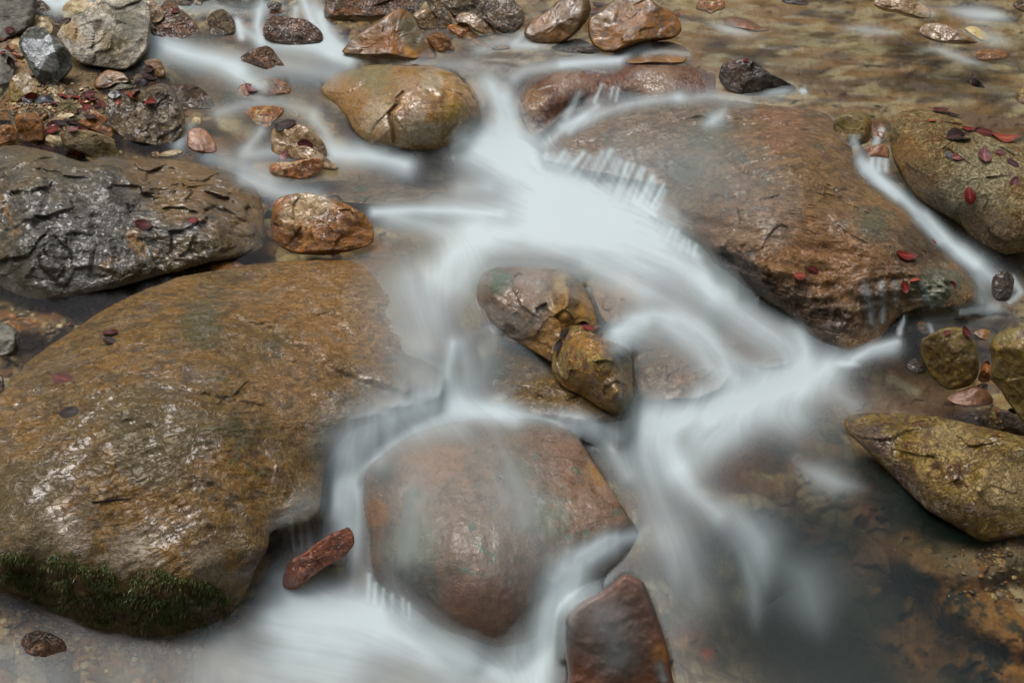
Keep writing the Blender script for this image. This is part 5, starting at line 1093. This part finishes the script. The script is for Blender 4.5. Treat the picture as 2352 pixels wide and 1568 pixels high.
# moss on the front edge of the slab
def in_poly(x, y, P):
    c = False; j = len(P) - 1
    for i in range(len(P)):
        if (P[i][1] > y) != (P[j][1] > y) and x < (P[j][0] - P[i][0]) * (y - P[i][1]) / (P[j][1] - P[i][1]) + P[i][0]: c = not c
        j = i
    return c
def moss(name, label, poly, count, seed, cols):
    rg = random.Random(seed); P = co(poly); x0, y0 = P.min(0); x1, y1 = P.max(0); V, F = [], []; mats = []
    k = 0
    while k < count:
        x, y = rg.uniform(x0, x1), rg.uniform(y0, y1)
        if not in_poly(x, y, P): k += .2; continue
        q = float(vnoise(np.array([x / 26, y / 20, seed * 1.3]))) + .5 * float(vnoise(np.array([x / 9, y / 9, 2.0])))
        if not in_poly(x, y + 26, P): q -= .34
        if not in_poly(x, y + 12, P): q -= .2
        if q < -.12 + rg.uniform(-.3, .2): k += .5; continue
        k += 1; loc, n = hit(x, y)
        if loc is None: continue
        for _ in range(3):
            b0 = loc + Vector((rg.gauss(0, .003), rg.gauss(0, .003), rg.gauss(0, .003)))
            d = (n * .6 + Vector((rg.gauss(0, .75), rg.gauss(0, .35) - .15, rg.gauss(0, .7) - .25))).normalized(); L_ = rg.uniform(.003, .010) * (1 if q > .1 else .6); w = .0008
            s = d.cross(Vector((rg.random(), rg.random(), rg.random()))).normalized() * w
            dr = Vector((0, -.0015, -.0035)); a = len(V)
            V += [b0 - s, b0 + s, b0 + d * L_ * .5 + s * .9, b0 + d * L_ * .5 - s * .9, b0 + d * L_ + dr + s * .2, b0 + d * L_ + dr - s * .2]
            F += [(a, a + 1, a + 2, a + 3), (a + 3, a + 2, a + 4, a + 5)]; mats += [q, q]
    m, t = new_mat(name); b = NB(t); tc = b.n('ShaderNodeTexCoord')
    c = b.mix(b.ramp(b.noise(tc.outputs['Object'], 26, 4, .7), .4, .62), lin(cols[0]), lin(cols[1])); c = b.mix(b.ramp(b.noise(tc.outputs['Object'], 300, 2, .7), .55, .75), c, lin(cols[2]))
    p = b.n('ShaderNodeBsdfPrincipled'); b.l(c, p.inputs['Base Color']); p.inputs['Roughness'].default_value = .4; o = b.n('ShaderNodeOutputMaterial'); b.l(p.outputs[0], o.inputs[0])
    ob = mesh_obj(name, [tuple(v) for v in V], F, m); tag(ob, label, 'moss', None, 'stuff')
moss('moss', 'dark green moss fringe hanging on the front edge of the ochre slab', 'Z 0,1252 25,1262 60,1275 110,1282 130,1268 200,1268 240,1284 262,1312 270,1336 300,1344 310,1312 360,1306 400,1320 450,1330 500,1348 545,1370 520,1420 450,1450 370,1462 280,1460 200,1430 120,1400 60,1375 0,1365', 13000, 3, [(72, 86, 38), (92, 78, 44), (124, 130, 64)])

# gravel: countless small stones of the shallows
BT = BVHTree.FromPolygons(BP.reshape(-1, 3).tolist(), np.concatenate([QF[:, :3], QF[:, [0, 2, 3]]]).tolist(), all_triangles=True)
def gravel(name, label, zones, seed, mats):
    rg = random.Random(seed); V, F, C_ = [], [], []
    import bmesh
    bm = bmesh.new(); bmesh.ops.create_icosphere(bm, subdivisions=2, radius=1); bv = [v.co.copy() for v in bm.verts]; bf = [tuple(v.index for v in f.verts) for f in bm.faces]; bm.free()
    for cx, cy, rx, ry, n, s0, s1, dz in zones:
        for _ in range(n):
            x = rg.gauss(cx, rx); y = rg.gauss(cy, ry); loc, nn = hit(x, y)
            hb, _n = hit(x, y, BT)
            if loc is None or hb is None or (hb - loc).length > .004: continue
            s = rg.uniform(s0, s1) * rg.uniform(.5, 1); ax = Vector((rg.uniform(.8, 1.4), rg.uniform(.7, 1.1), rg.uniform(.35, .7))) * s; rt = Matrix.Rotation(rg.uniform(0, 6.3), 3, 'Z') @ Matrix.Rotation(rg.uniform(-.3, .3), 3, 'X')
            ca = PAL[rg.randrange(10)] * rg.uniform(.6, 1.25); a = len(V); ph = rg.random() * 50; cu = [Vector((rg.gauss(0, 1), rg.gauss(0, 1), rg.gauss(0, 1))).normalized() for _ in range(5)]
            for v in bv:
                w = v.copy()
                for c in cu:
                    e_ = w.dot(c) - .62
                    if e_ > 0: w -= c * e_ * .85
                V.append(loc + rt @ Vector((w.x * ax.x, w.y * ax.y, w.z * ax.z)) + Vector((0, 0, ax.z * .3 + dz))); C_.append((*ca, 1))
            F += [tuple(i + a for i in f) for f in bf]
    m, t = new_mat(name); b = NB(t); at = b.n('ShaderNodeAttribute', attribute_name='stones'); tc = b.n('ShaderNodeTexCoord'); nn = b.noise(tc.outputs['Object'], 220, 4, .7)
    c = b.mix(b.math('MULTIPLY', b.ramp(nn, .45, .7), .5), at.outputs[0], lin((56, 44, 32))); p = b.n('ShaderNodeBsdfPrincipled'); b.l(c, p.inputs['Base Color']); p.inputs['Roughness'].default_value = .3
    o = b.n('ShaderNodeOutputMaterial'); b.l(p.outputs[0], o.inputs[0])
    ob = mesh_obj(name, [tuple(v) for v in V], F, m); ca = ob.data.color_attributes.new('stones', 'FLOAT_COLOR', 'POINT'); ca.data.foreach_set('color', np.array(C_, np.float32).ravel()); tag(ob, label, 'gravel', None, 'stuff')
gravel('gravel', 'small mixed gravel filling the shallows and gaps of the banks', [
  (60, 1420, 60, 14, 90, .004, .012, 0), (140, 1480, 90, 30, 160, .004, .016, 0), (320, 1490, 90, 20, 80, .004, .014, 0), (2320, 1268, 40, 9, 60, .003, .007, 0), (2250, 1290, 60, 14, 50, .003, .009, 0), (2300, 1350, 50, 22, 50, .004, .012, 0),
  (160, 245, 110, 26, 340, .003, .010, 0), (60, 215, 40, 50, 160, .004, .014, 0), (230, 180, 60, 12, 90, .003, .007, 0), (110, 300, 90, 14, 160, .003, .010, 0), (340, 350, 50, 7, 90, .002, .006, 0), (400, 350, 26, 6, 50, .003, .006, 0), (60, 130, 50, 40, 80, .004, .012, 0),
  (450, 615, 60, 8, 60, .004, .016, 0), (60, 760, 60, 24, 60, .008, .02, 0), (900, 75, 160, 14, 60, .004, .010, 0), (2270, 960, 40, 14, 60, .004, .010, 0), (420, 15, 50, 10, 90, .003, .008, 0)], 9, None)
